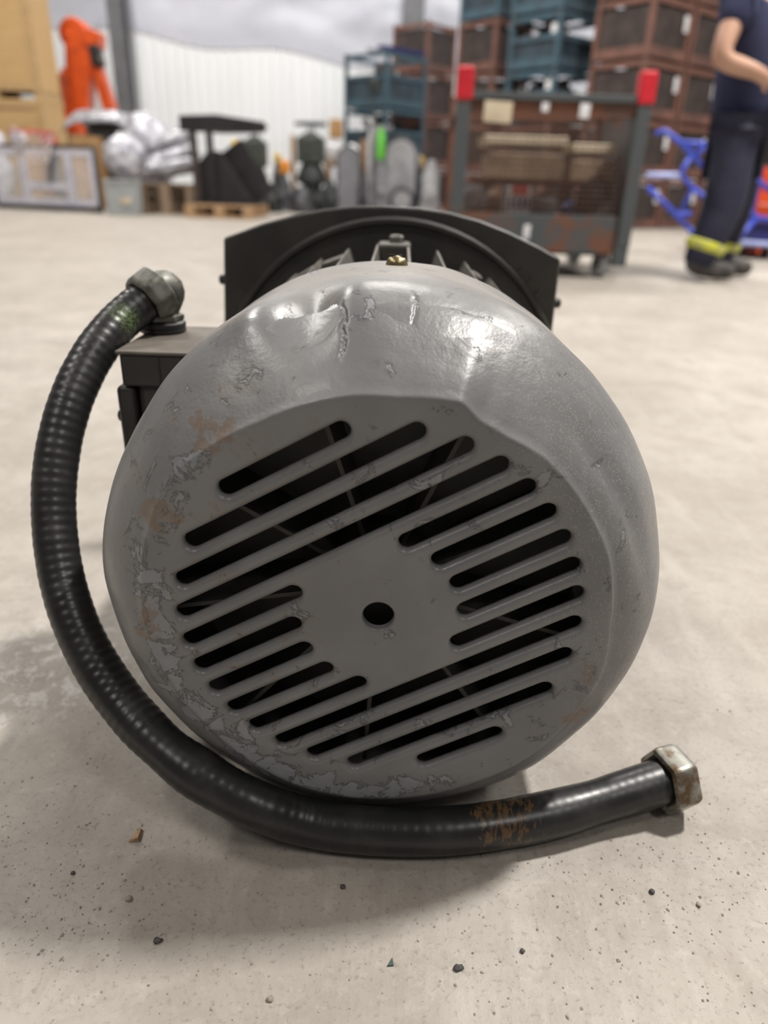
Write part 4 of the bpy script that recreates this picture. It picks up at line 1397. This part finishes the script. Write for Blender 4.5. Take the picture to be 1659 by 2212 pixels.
tagmesh = mesh_of('paper_tag', MB().box((0, 0, 0), (0.10, 0.006, 0.17)))
tagmesh.materials.append(M['paper'])
protos = {}
WS, TH = 0.80, 0.625
def stack(px, py, Y, rho, kinds, where, w_=WS, th=TH, tags=True, heaps=True, skip=()):
    """column of stillages, its near vertical edge standing at the pixel (px, py) at depth Y"""
    q = at(px, py, Y)
    xh, yh = V((cos(rho), -sin(rho), 0)), V((sin(rho), cos(rho), 0))
    c = V((q.x, q.y, 0)) - xh * w_ / 2 + yh * w_ / 2
    nn = len(kinds)
    ords = ['lowest', 'second lowest', 'middle', 'fourth', 'fifth', 'sixth']
    for i, kd in enumerate(kinds):
        key = (kd, w_, th)
        lab = '%s steel stillage, %s of the stack %s' % ({'r': 'red-brown', 'b': 'blue', 'o': 'open blue'}[kd], ords[i], where)
        grp = 'steel stillages in stacks'
        loc = (c.x, c.y, i * th + 0.0005 * i)
        if key not in protos:
            t = make_stillage('steel_stillage', lab, w_, w_, th - 0.012, {'r': 'redbrown', 'b': 'blue', 'o': 'blue'}[kd], {'r': 'darkmesh', 'b': 'bluesheet', 'o': 'bluesheet'}[kd], kd != 'r')
            t.location, t.rotation_euler = loc, (0, 0, -rho)
            t['group'] = grp
            protos[key] = t
        else:
            t = dup(protos[key], loc, -rho, lab, grp)
            for ch in list(t.children):
                if ch.name.startswith('paper_tag'):
                    bpy.data.objects.remove(ch)
        if tags and i < 6:
            o = obj('paper_tag', tagmesh, None, t)
            o.location = (w_ / 2 - 0.012, w_ / 2 - 0.09, th * 0.62)
            o.rotation_euler = (0, 0, pi / 2)
            if kd == 'b':
                o = obj('paper_tag', tagmesh, None, t)
                o.location = (w_ / 2 - 0.10, -w_ / 2 + 0.012, th * 0.62)
        if heaps and i not in skip:
            o = obj('parts_heap', heap_meshes[(i * 3 + int(px)) % 4], None)
            o.location, o.rotation_euler = (c.x, c.y, loc[2] + 0.02), (0, 0, i * 1.3)
            o.scale = (w_ / 0.8, w_ / 0.8, th / 0.66)
            tag(o, 'dark jumble of metal parts heaped inside a steel stillage', 'metal parts', 'loads in the stillages', 'stuff')
    return c

R52 = radians(52)
YCs = 9.73
e2 = V((sin(R52), cos(R52), 0))
c1 = stack(1338, 497, YCs, R52, 'rrrrrr', 'nearest the cage trolley')
q0 = at(1338, 497, YCs)
def px_of(p):
    d = V(p) - CAM
    z = d.dot(FW)
    return CX + FPX * d.dot(RT) / z, CY - FPX * d.dot(UP) / z
for i, where in ((1, 'left of the walking person'), (2, 'behind the walking person'), (3, 'at the right edge behind the blue trolley')):
    q = V((q0.x, q0.y, 0)) + e2 * (WS + 0.06) * i
    x, y = px_of(q)
    stack(x, y, q.y, R52, 'rrrrrr', where)
qb = at(1184, 300, 10.6)
x, y = px_of((qb.x, 10.6, 0))
cB = stack(x, y, 10.6, radians(50), 'rrbbbb', 'right behind the cage trolley', 0.84, 0.62, skip=(4,))
qb = at(1054, 300, 11.6)
x, y = px_of((qb.x, 11.6, 0))
stack(x, y, 11.6, radians(50), 'rrrrbb', 'behind the left half of the cage trolley', 0.74, 0.64)
qb = at(832, 330, 13.2)
x, y = px_of((qb.x, 13.2, 0))
cE = stack(x, y, 13.2, radians(42), 'ooo', 'behind the tall grey casting', 0.98, 0.79, tags=False)
qb = at(915, 330, 14.3)
x, y = px_of((qb.x, 14.3, 0))
stack(x, y, 14.3, radians(40), 'rrrr', 'by the grey column', 0.8, 0.74, tags=False)

# odds and ends on top of the open blue stillages
lump('work_lamp', 'dark round work lamp on a pole above the open blue stillage', 808, 170, 198, 12.9, 24, 'dgreen', 'lamp', 'cyl')
q = at(808, 198, 12.9)
o = obj('lamp_pole', MB().bar((0, 0, 0), (0, 0, q.z), 0.03), M['dgreen'])
o.location = (q.x, 12.92, 0)
tag(o, 'thin dark pole carrying the round work lamp', 'pole')
zE = 3 * 0.79 - 0.008
XE, YE = V((cos(radians(42)), -sin(radians(42)), 0)), V((sin(radians(42)), cos(radians(42)), 0))
cE = V((cE.x, cE.y, zE))
mb = MB().bar(cE + XE * 0.30 - YE * 0.45 + V((0, 0, 0.045)), cE + XE * 0.36 + YE * 0.48 + V((0, 0, 0.045)), 0.16, 0.05, (0, 0, 1))
tag(obj('navy_board', mb, M['dblue']), 'navy board lying across the top of the open blue stillage', 'board')
mb = MB().tube([cE + XE * 0.02 - YE * 0.46 + V((0, 0, 0.038)), cE + XE * 0.04 + YE * 0.48 + V((0, 0, 0.03))], 0.03, 12)
tag(obj('pale_pipe', mb, M['lgrey']), 'pale pipe lying beside the navy board on the open blue stillage', 'pipe')
zB = 4 * 0.62 + 0.1035
XB, YB_ = V((cos(radians(50)), -sin(radians(50)), 0)), V((sin(radians(50)), cos(radians(50)), 0))
def in_b(name, label, cat, dx, dy, mb, m, smooth=0):
    o = obj(name, mb, M[m], smooth=smooth)
    o.location = V((cB.x, cB.y, zB)) + XB * dx + YB_ * dy
    o.rotation_euler = (0, 0, -radians(50))
    return tag(o, label, cat)
in_b('blue_drum', 'round blue drum in the upper blue stillage behind the cage trolley', 'drum', 0.20, -0.10, MB().lathe([(0.13, 0), (0.145, 0.02), (0.145, 0.42), (0.12, 0.46), (0.03, 0.47)], 22), 'bluebot', 35)
in_b('green_packet', 'green packet beside the blue drum in the upper blue stillage', 'packet', 0.23, 0.17, MB().box((0, 0, 0.25), (0.16, 0.10, 0.50), taper=0.9), 'lime')
in_b('white_sheet', 'white folded sheet standing at the rear of the upper blue stillage', 'sheet', -0.15, 0.20, MB().box((0, 0, 0.22), (0.26, 0.08, 0.44)), 'paper')

# ---------------------------------------------------------------- mesh cage trolley
YT = 4.12
fl_, fr_ = at(987, 560, YT), at(1352, 575, YT)
xl, xr = at(990, 300, YT).x, at(1398, 330, YT).x
zt_ = at(1200, 202, YT).z
zb_ = 0.17
DT = 0.95
tw = xr - xl
cart = thing('cage_trolley', 'rusty steel cage trolley with mesh front and red corner caps', 'trolley', ((xl + xr) / 2, YT + DT / 2, 0), radians(-2.0))
def cpart(name, mb, m, bevel=0.004, parent=None):
    return obj(name, mb, M[m], parent or cart, bevel=bevel)
hw, hd_ = tw / 2, DT / 2
pw = 0.07
for sx in (-1, 1):
    for sy in (-1, 1):
        p = cpart('corner_post', MB().box((sx * (hw - pw / 2), sy * (hd_ - pw / 2), (zt_ + zb_) / 2 + 0.03), (pw, pw, zt_ - zb_ + 0.06)), 'cartgrey' if sy < 0 else 'cartrust')
        if sy < 0:
            cap = cpart('corner_cap', MB().box((sx * (hw - pw / 2), -hd_ + pw / 2, zt_ + 0.035), (pw + 0.014, pw + 0.014, 0.15)), 'red', 0.012, p)
            cap['label'] = 'red plastic corner cap'
cpart('top_rail', MB().box((0, -hd_ + 0.03, zt_ - 0.015), (tw - 2 * pw, 0.05, 0.035)), 'cartgrey')
cpart('rust_band', MB().box((0, -hd_ + 0.035, zt_ - 0.065), (tw - 2 * pw, 0.03, 0.065)), 'cartrust')
cpart('top_rail', MB().box((0, hd_ - 0.03, zt_ - 0.03), (tw - 2 * pw, 0.05, 0.06)), 'cartrust')
for sx in (-1, 1):
    cpart('top_rail', MB().box((sx * (hw - 0.03), 0, zt_ - 0.03), (0.05, DT - 2 * pw, 0.06)), 'cartrust')
zl = zb_ + 0.15
cpart('kick_plate', MB().box((0, -hd_ + 0.03, (zb_ + zl) / 2 - 0.02), (tw - 2 * pw, 0.02, zl - zb_ + 0.04)), 'cart')
cpart('floor_plate', MB().box((0, 0, zl - 0.035), (tw - 0.09, DT - 0.09, 0.03)), 'cart')
cpart('side_plate', MB().box((hw - 0.04, 0, (zb_ + zt_) / 2), (0.012, DT - 2 * pw, zt_ - zb_ - 0.1)), 'cart')
cpart('side_plate', MB().box((-hw + 0.04, 0, (zb_ + zl) / 2), (0.012, DT - 2 * pw, zl - zb_)), 'cart')
zs_ = zb_ + (zt_ - zb_) * 0.46
mb = MB()
nW = 26
for i in range(1, nW):
    x = -hw + pw + (tw - 2 * pw) * i / nW
    mb.bar((x, -hd_ + 0.03, zl), (x, -hd_ + 0.03, zt_ - 0.09), 0.006)
for i in range(1, 17):
    z = zl + (zt_ - 0.09 - zl) * i / 17
    mb.bar((-hw + pw, -hd_ + 0.026, z), (hw - pw, -hd_ + 0.026, z), 0.006)
tag(obj('wire_mesh', mb, M['wire'], cart), 'rusty welded wire mesh front', None, None, 'stuff')
mb = MB()
for i in range(1, nW):
    x = -hw + pw + (tw - 2 * pw) * i / nW
    mb.bar((x, hd_ - 0.03, zb_), (x, hd_ - 0.03, zt_ - 0.06), 0.0045)
for i in range(1, 17):
    z = zb_ + (zt_ - 0.09 - zb_) * i / 17
    mb.bar((-hw + pw, hd_ - 0.026, z), (hw - pw, hd_ - 0.026, z), 0.0045)
tag(obj('wire_mesh', mb, M['wire'], cart), None, None, None, 'stuff')
for sx in (-1, 1):
    for sy in (-1, 1):
        c = V((sx * (hw - 0.12), sy * (hd_ - 0.1), 0.07))
        wl = obj('caster', MB().lathe([(0.05, -0.022), (0.068, -0.018), (0.07, 0), (0.068, 0.018), (0.05, 0.022)], 22, axis_mx(c, (1, 0.3 * sx, 0))), M['lgrey'], cart, smooth=40)
        obj('caster_fork', MB().box((c.x, c.y, 0.11), (0.07, 0.08, 0.10)), M['rubber'], wl)
        cpart('foot', MB().box((sx * (hw - 0.04), sy * (hd_ - 0.04), zb_ - 0.04), (0.075, 0.075, 0.12)), 'cartgrey' if sy < 0 else 'cartrust')
cpart('base_beam', MB().box((0, -hd_ + 0.1, zb_ - 0.03), (tw - 0.2, 0.06, 0.05)), 'cartgrey')
cpart('shelf', MB().box((-0.06, 0.1, zs_ - 0.02), (tw - 0.34, DT - 0.42, 0.02)), 'cartrust')
cart_z = Mx.Translation(V(cart.location)) @ Mx.Rotation(radians(-2.0), 4, 'Z')
def load(name, label, cat, px, pyt, pyb, wpx, m, dy=0.4, shape='box', deep=0.2):
    Y = YT + dy
    a = at(px, pyb, Y)
    h_ = at(px, pyt, Y).z - a.z
    w_ = wpx * Y / FPX * 0.93
    if shape == 'box':
        o = obj(name, MB().box((0, 0, h_ / 2), (w_, deep, h_)), M[m], bevel=0.008)
    elif shape == 'cyl':
        o = obj(name, MB().lathe([(w_ * .45, 0), (w_ * .5, .01), (w_ * .5, h_ * .7), (w_ * .2, h_ * .85), (w_ * .2, h_)], 18), M[m], smooth=35)
    elif shape == 'disc':
        o = obj(name, MB().lathe([(w_ / 2 * .5, 0), (w_ / 2, .01), (w_ / 2, .05), (w_ * .28, .06), (w_ * .28, .14)], 24, axis_mx((0, 0, w_ / 2), (0.3, -1, 0))), M[m], smooth=35)
    else:
        o = obj(name, MB().blob((0, 0, h_ / 2), (w_ / 2, deep / 2, h_ / 2), n=20, m=12, amp=0.4, seed=px * .013, fr=2.5), M[m], smooth=1)
    o.location = (a.x, Y, a.z)
    return tag(o, label, cat)
ZF = zl - 0.0195
def on(o, z):
    o.location.z = z
    return o
ZS = zs_ - 0.009
on(load('gearbox', 'wide tan gearbox on the shelf of the cage trolley', 'gearbox', 1120, 345, 400, 150, 'tan', 0.35, 'box', 0.3), ZS)
g_ = load('flange_plate', 'long cream flange plate on the wide tan gearbox', 'plate', 1125, 312, 333, 170, 'cream', 0.35, 'box', 0.3)
on(g_, ZS + 0.165)
on(load('gearbox', 'short tan gearbox at the right of the trolley shelf', 'gearbox', 1262, 355, 400, 85, 'tan', 0.36, 'box', 0.26), ZS)
g_ = load('flange_plate', 'short bright cream plate on the right tan gearbox', 'plate', 1268, 338, 360, 88, 'cream', 0.36, 'box', 0.26)
on(g_, ZS + 0.135)
on(load('round_flange', 'grey round flange standing at the left in the cage trolley', 'flange', 1026, 330, 410, 60, 'lgrey', 0.22, 'disc'), ZF + 0.001).rotation_euler = (0, 0, -0.5)
on(load('valve_body', 'dark lumpy valve body low at the right in the cage trolley', 'valve', 1275, 400, 478, 62, 'heap', 0.24, 'blob', 0.16), ZF + 0.035)
on(load('pump_housing', 'round grey housing low in the middle of the cage trolley', 'housing', 1168, 440, 490, 56, 'dgrey', 0.28, 'cyl'), ZF)
on(load('blue_bottle', 'blue plastic bottle low in the cage trolley', 'bottle', 1222, 452, 490, 34, 'bluebot', 0.22, 'cyl'), ZF)
c_ = on(load('printed_carton', 'white printed carton with a red patch low in the cage trolley', 'carton', 1112, 415, 480, 52, 'paper', 0.2, 'box', 0.16), ZF)
obj('red_patch', MB().box((0, -0.083, 0.135), (0.09, 0.004, 0.05)), M['hoop'], c_)
for i in range(4):
    obj('blue_print', MB().box((-0.045 + 0.03 * i, -0.083, 0.07), (0.016, 0.004, 0.05)), M['dblue'], c_)
on(load('ochre_tin', 'ochre tin beside the printed carton in the cage trolley', 'tin', 1060, 418, 480, 30, 'tan', 0.22, 'cyl'), ZF)
on(load('steel_part', 'dark steel part in the near left corner of the cage trolley', 'steel part', 1030, 430, 490, 30, 'dgrey', 0.5, 'box', 0.2), ZF)
on(load('shaft', 'dark steel shaft end on the right of the trolley load', 'shaft', 1250, 405, 485, 30, 'heap', 0.55, 'cyl'), ZF + 0.002)
# notices wired to the mesh
def notice(name, label, px, py, wpx, hpx, m):
    a = at(px, py, YT - 0.012)
    k = YT / FPX * 0.93
    o = obj(name, MB().box((0, 0, 0), (wpx * k, 0.004, hpx * k)), M[m], None)
    o.location = (a.x, a.y - 0.012, a.z)
    o.rotation_euler = (0, 0.04, radians(-2))
    o.parent = cart
    o.matrix_parent_inverse = cart_z.inverted()
    o['label'] = label
    return o
notice('cream_notice', 'cream card wired to the mesh', 1075, 242, 56, 38, 'cream')
notice('paper_ticket', 'white paper ticket', 1262, 240, 20, 26, 'paper')
notice('paper_ticket', 'small white paper ticket', 1177, 232, 14, 16, 'paper')
notice('paper_ticket', 'narrow white ticket on the kick plate', 1137, 500, 13, 28, 'paper')

# ---------------------------------------------------------------- blue tube trolley with orange crates
YU = 5.75
def up_(x, y, dy=0.0):
    return at(x, y, YU + dy)
uc_ = up_(1600, 540)
blu = thing('tube_trolley', 'bright blue tubular trolley loaded with orange crates behind the person', 'trolley', (uc_.x, YU, 0))
UI = Mx.Translation(V((-uc_.x, -YU, 0)))
def upart(name, mb, m='tblue', smooth=1):
    mb.v = [tuple(UI @ V(q)) for q in mb.v]
    return obj(name, mb, M[m], blu, smooth=smooth)
TB = 0.020
for pl in ([(1417, 289), (1436, 283), (1473, 310), (1520, 362)], [(1472, 309), (1533, 312)], [(1533, 308), (1500, 338)], [(1492, 338), (1469, 376), (1496, 406), (1472, 456)],
           [(1399, 405), (1442, 446), (1485, 490)], [(1455, 464), (1492, 462)], [(1615, 376), (1675, 418)], [(1603, 438), (1634, 470), (1690, 478)], [(1634, 470), (1560, 557)], [(1496, 406), (1540, 440), (1600, 438)], [(1485, 490), (1530, 545), (1560, 557)]):
    upart('frame_tube', MB().tube([up_(*q) for q in pl], TB, 10))
for pl in ([(1397, 379), (1467, 379)], [(1600, 524), (1700, 532)]):
    upart('cross_tube', MB().tube([up_(*q) for q in pl], TB * 1.05, 10), 'pblue')
q, r_ = up_(1612, 560), up_(1740, 484)
upart('base_tray', MB().box(((q.x + r_.x) / 2, YU + 0.3, (0.08 + r_.z) / 2), (r_.x - q.x, 0.55, r_.z - 0.08)), 'dblue', 0)
q, r_ = up_(1616, 332), up_(1740, 316)
upart('top_shelf', MB().box(((q.x + r_.x) / 2, YU + 0.3, q.z), (r_.x - q.x, 0.6, 0.05)), 'pblue', 0)
for px in (1640, 1730):
    a = up_(px, 330)
    upart('shelf_leg', MB().bar((a.x, YU + 0.55, a.z), (a.x, YU + 0.55, 0.1), 0.03), 'tblue', 0)
for px in (1580, 1660):
    a = up_(px, 560)
    for dy in (0.08, 0.5):
        obj('wheel', MB().lathe([(0.03, -0.015), (0.045, -0.012), (0.045, 0.012), (0.03, 0.015)], 16, axis_mx((a.x - uc_.x, dy, 0.045), (1, 0.2, 0))), M['rubber'], blu, smooth=35)

def make_crate(label, wd, dp, ht):
    t = thing('plastic_crate', label, 'crate', (0, 0, 0), 0, 'orange plastic crates')
    for sy in (-1, 1):
        obj('crate_wall', MB().box((0, sy * (dp / 2 - 0.01), ht / 2), (wd, 0.02, ht - 0.01)), M['crate'], t)
        obj('crate_wall', MB().box((sy * (wd / 2 - 0.01), 0, ht / 2), (0.02, dp - 0.04, ht - 0.01)), M['crate'], t)
    obj('crate_floor', MB().box((0, 0, 0.012), (wd, dp, 0.02)), M['crate'], t)
    obj('crate_lip', MB().box((0, -dp / 2 - 0.004, ht - 0.02), (wd + 0.02, 0.02, 0.035)), M['crate'], t)
    for i in range(7):
        obj('crate_rib', MB().box((-wd / 2 + wd * (i + 0.5) / 7, -dp / 2 - 0.004, ht / 2 - 0.02), (0.018, 0.012, ht - 0.06)), M['crate'], t)
    return t
YK = YU + 0.86
kz = [0.0]
cr = None
cx_ = at(1636, 450, YK).x
kk = (at(1600, 330, YK).z) / 4
for i, (nm, xo) in enumerate((('bottom', -0.02), ('second', -0.01), ('third', 0.0), ('top', 0.02))):
    lb = '%s orange plastic crate of the pile behind the blue trolley' % nm
    if cr is None:
        cr = make_crate(lb, 0.52, 0.42, kk - 0.004)
        cr.location = (cx_ + xo, YK, 0)
    else:
        dup(cr, (cx_ + xo, YK, kk * i), 0, lb, 'orange plastic crates')
lump('lime_vest', 'lime yellow garment lying on the trolley shelf at the right edge', 1650, 300, 317, 6.0, 30, 'hivis', 'garment', 'blob')

# ---------------------------------------------------------------- walking person
YH = 4.22
def hp_(x, y, dy=0.0):
    return at(x, y, YH + dy)
pc = hp_(1560, 600)
per = thing('person', 'person in navy t-shirt and dark work trousers walking to the right, forearms raised', 'person', (pc.x, YH, 0))
PO = V((pc.x, YH, 0))
def skin_mesh(name, verts, edges, m, sub=2, root=0):
    me = bpy.data.meshes.new(name)
    me.from_pydata([tuple(V(v[0]) - PO) for v in verts], edges, [])
    o = bpy.data.objects.new(name, me)
    COL.objects.link(o)
    o.parent = per
    me.materials.append(M[m])
    sk = o.modifiers.new('skin', 'SKIN')
    sk.use_smooth_shade = True
    for i, v in enumerate(verts):
        r = v[1]
        me.skin_vertices[0].data[i].radius = r if isinstance(r, tuple) else (r, r)
    me.skin_vertices[0].data[root].use_root = True
    sb = o.modifiers.new('sub', 'SUBSURF')
    sb.levels = sb.render_levels = sub
    return o
pel = hp_(1592, 300, 0.08)
wai = hp_(1606, 225, 0.08)
che = hp_(1618, 95, 0.08)
nck = hp_(1626, -10, 0.08)
nck2 = V((nck.x + 0.02, nck.y, nck.z + 0.10))
hed = V((nck.x + 0.04, nck.y, nck.z + 0.22))
hed2 = V((nck.x + 0.04, nck.y, nck.z + 0.31))
shN, shF = hp_(1592, 18, -0.09), hp_(1650, 18, 0.27)
elN, elF = hp_(1552, 128, -0.14), hp_(1640, 128, 0.32)
wrN, wrF = hp_(1640, 158, -0.16), hp_(1700, 150, 0.22)
hdN, hdF = hp_(1672, 178, -0.14), hp_(1722, 165, 0.16)
hiN, hiF = hp_(1588, 312, -0.02), hp_(1600, 312, 0.18)
knN, knF = hp_(1566, 440, -0.03), hp_(1592, 440, 0.19)
anN, anF = hp_(1508, 566, -0.03), hp_(1548, 566, 0.20)
toN, toF = hp_(1562, 598, -0.03), hp_(1600, 588, 0.20)
toN.z = toF.z = 0.055
VT = [(pel, (0.11, 0.14)), (wai, (0.10, 0.14)), (che, (0.115, 0.16)), (nck, 0.058), (nck2, 0.055), (hed, (0.085, 0.075)), (hed2, (0.07, 0.065)),
      (shN, 0.06), (elN, 0.056), (wrN, 0.036), (shF, 0.06), (elF, 0.056), (wrF, 0.036),
      (hiN, 0.08), (knN, 0.055), (anN, 0.042), (hiF, 0.08), (knF, 0.055), (anF, 0.042)]
ED = [(0, 1), (1, 2), (2, 3), (3, 4), (4, 5), (5, 6), (2, 7), (7, 8), (8, 9), (2, 10), (10, 11), (11, 12), (0, 13), (13, 14), (14, 15), (0, 16), (16, 17), (17, 18)]
def hand_chain(w_, h_, sgn):
    d = (h_ - w_).normalized()
    s = d.cross(V((0, sgn, 0.3))).normalized()
    u = s.cross(d).normalized()
    b = len(VT)
    palm = w_ + d * 0.055
    VT.append((palm, (0.034, 0.020)))
    wi = 9 if sgn < 0 else 12
    ED.append((wi, b))
    for k, (off, L) in enumerate(((-0.024, 0.070), (-0.008, 0.078), (0.008, 0.074), (0.024, 0.060))):
        c = len(VT)
        p1 = palm + d * 0.035 + s * off
        p2 = p1 + d * L * 0.5 - u * 0.01
        p3 = p2 + d * L * 0.3 - u * L * 0.45
        VT.extend([(p1, 0.0095), (p2, 0.0085), (p3, 0.007)])
        ED.extend([(b, c), (c, c + 1), (c + 1, c + 2)])
    c = len(VT)
    p1 = palm - d * 0.01 + s * 0.036
    VT.extend([(p1, 0.011), (p1 + d * 0.035 + s * 0.018 - u * 0.012, 0.0085)])
    ED.extend([(b, c), (c, c + 1)])
hand_chain(wrN, hdN, -1)
hand_chain(wrF, hdF, 1)
skin_mesh('body', VT, ED, 'skin', 2)
# face on the head (above the frame)
fc = hed - PO
for sy in (-1, 1):
    obj('eye', MB().blob((fc.x + 0.082, fc.y + sy * 0.032, fc.z + 0.03), (0.01, 0.014, 0.008)), M['paper'], per, smooth=1)
    obj('ear', MB().blob((fc.x - 0.005, fc.y + sy * 0.078, fc.z + 0.01), (0.022, 0.012, 0.032)), M['skin'], per, smooth=1)
obj('nose', MB().blob((fc.x + 0.095, fc.y, fc.z + 0.0), (0.018, 0.014, 0.026)), M['skin'], per, smooth=1)
obj('mouth', MB().blob((fc.x + 0.083, fc.y, fc.z - 0.045), (0.008, 0.026, 0.006)), M['hoop'], per, smooth=1)
obj('hair', MB().blob((fc.x - 0.012, fc.y, fc.z + 0.065), (0.105, 0.088, 0.085), amp=0.1), M['hair'], per, smooth=1)
mU = shN.lerp(elN, 0.45)
mF = shF.lerp(elF, 0.75)
skin_mesh('t_shirt', [(V((pel.x, pel.y, pel.z + 0.04)), (0.148, 0.172)), (wai, (0.142, 0.172)), (che, (0.165, 0.21)), (V((nck.x, nck.y, nck.z - 0.01)), 0.085), (shN, (0.085, 0.085)), (mU, (0.083, 0.083)), (shF, 0.10), (mF, 0.09)],
          [(0, 1), (1, 2), (2, 3), (2, 4), (4, 5), (2, 6), (6, 7)], 'shirt', 2)
skin_mesh('work_trousers', [(V((pel.x, pel.y, pel.z + 0.015)), (0.14, 0.165)), (hiN, 0.12), (knN, 0.118), (anN.lerp(knN, 0.1), (0.092, 0.092)), (hiF, 0.115), (knF, 0.105), (anF.lerp(knF, 0.1), (0.085, 0.085)), (anN.lerp(knN, -0.12), 0.088), (anF.lerp(knF, -0.1), 0.082)],
          [(0, 1), (1, 2), (2, 3), (0, 4), (4, 5), (5, 6), (3, 7), (6, 8)], 'trouser', 2)
def band(p, q, r0, r1):
    p, q = p - PO, q - PO
    L = (q - p).length
    o = obj('reflective_band', MB().lathe([(r0 * .96, 0), (r0, 0.004), (r1, L - 0.004), (r1 * .96, L)], 28, axis_mx(p, q - p), cap=False), M['hivis'], per, smooth=1)
    return o
band(anN.lerp(knN, 0.19), anN.lerp(knN, 0.36), 0.106, 0.110)
band(anF.lerp(knF, 0.22), anF.lerp(knF, 0.36), 0.098, 0.101)
for an, to, nm in ((anN, toN, 0), (anF, toF, 1)):
    hz_ = V((an.x - 0.03, an.y, 0.07))
    skin_mesh('work_boot', [(V((an.x, an.y, max(an.z - 0.02, 0.12))), 0.075), (hz_, (0.068, 0.062)), (V((to.x, to.y, 0.058)), (0.055, 0.052)), (V((to.x + 0.06, to.y, 0.05)), (0.048, 0.042))], [(0, 1), (1, 2), (2, 3)], 'boot', 2)
obj('tool_pouch', MB().box((pel.x - PO.x + 0.16, pel.y - PO.y - 0.08, pel.z + 0.02), (0.16, 0.10, 0.30)), M['black'], per, bevel=0.03)
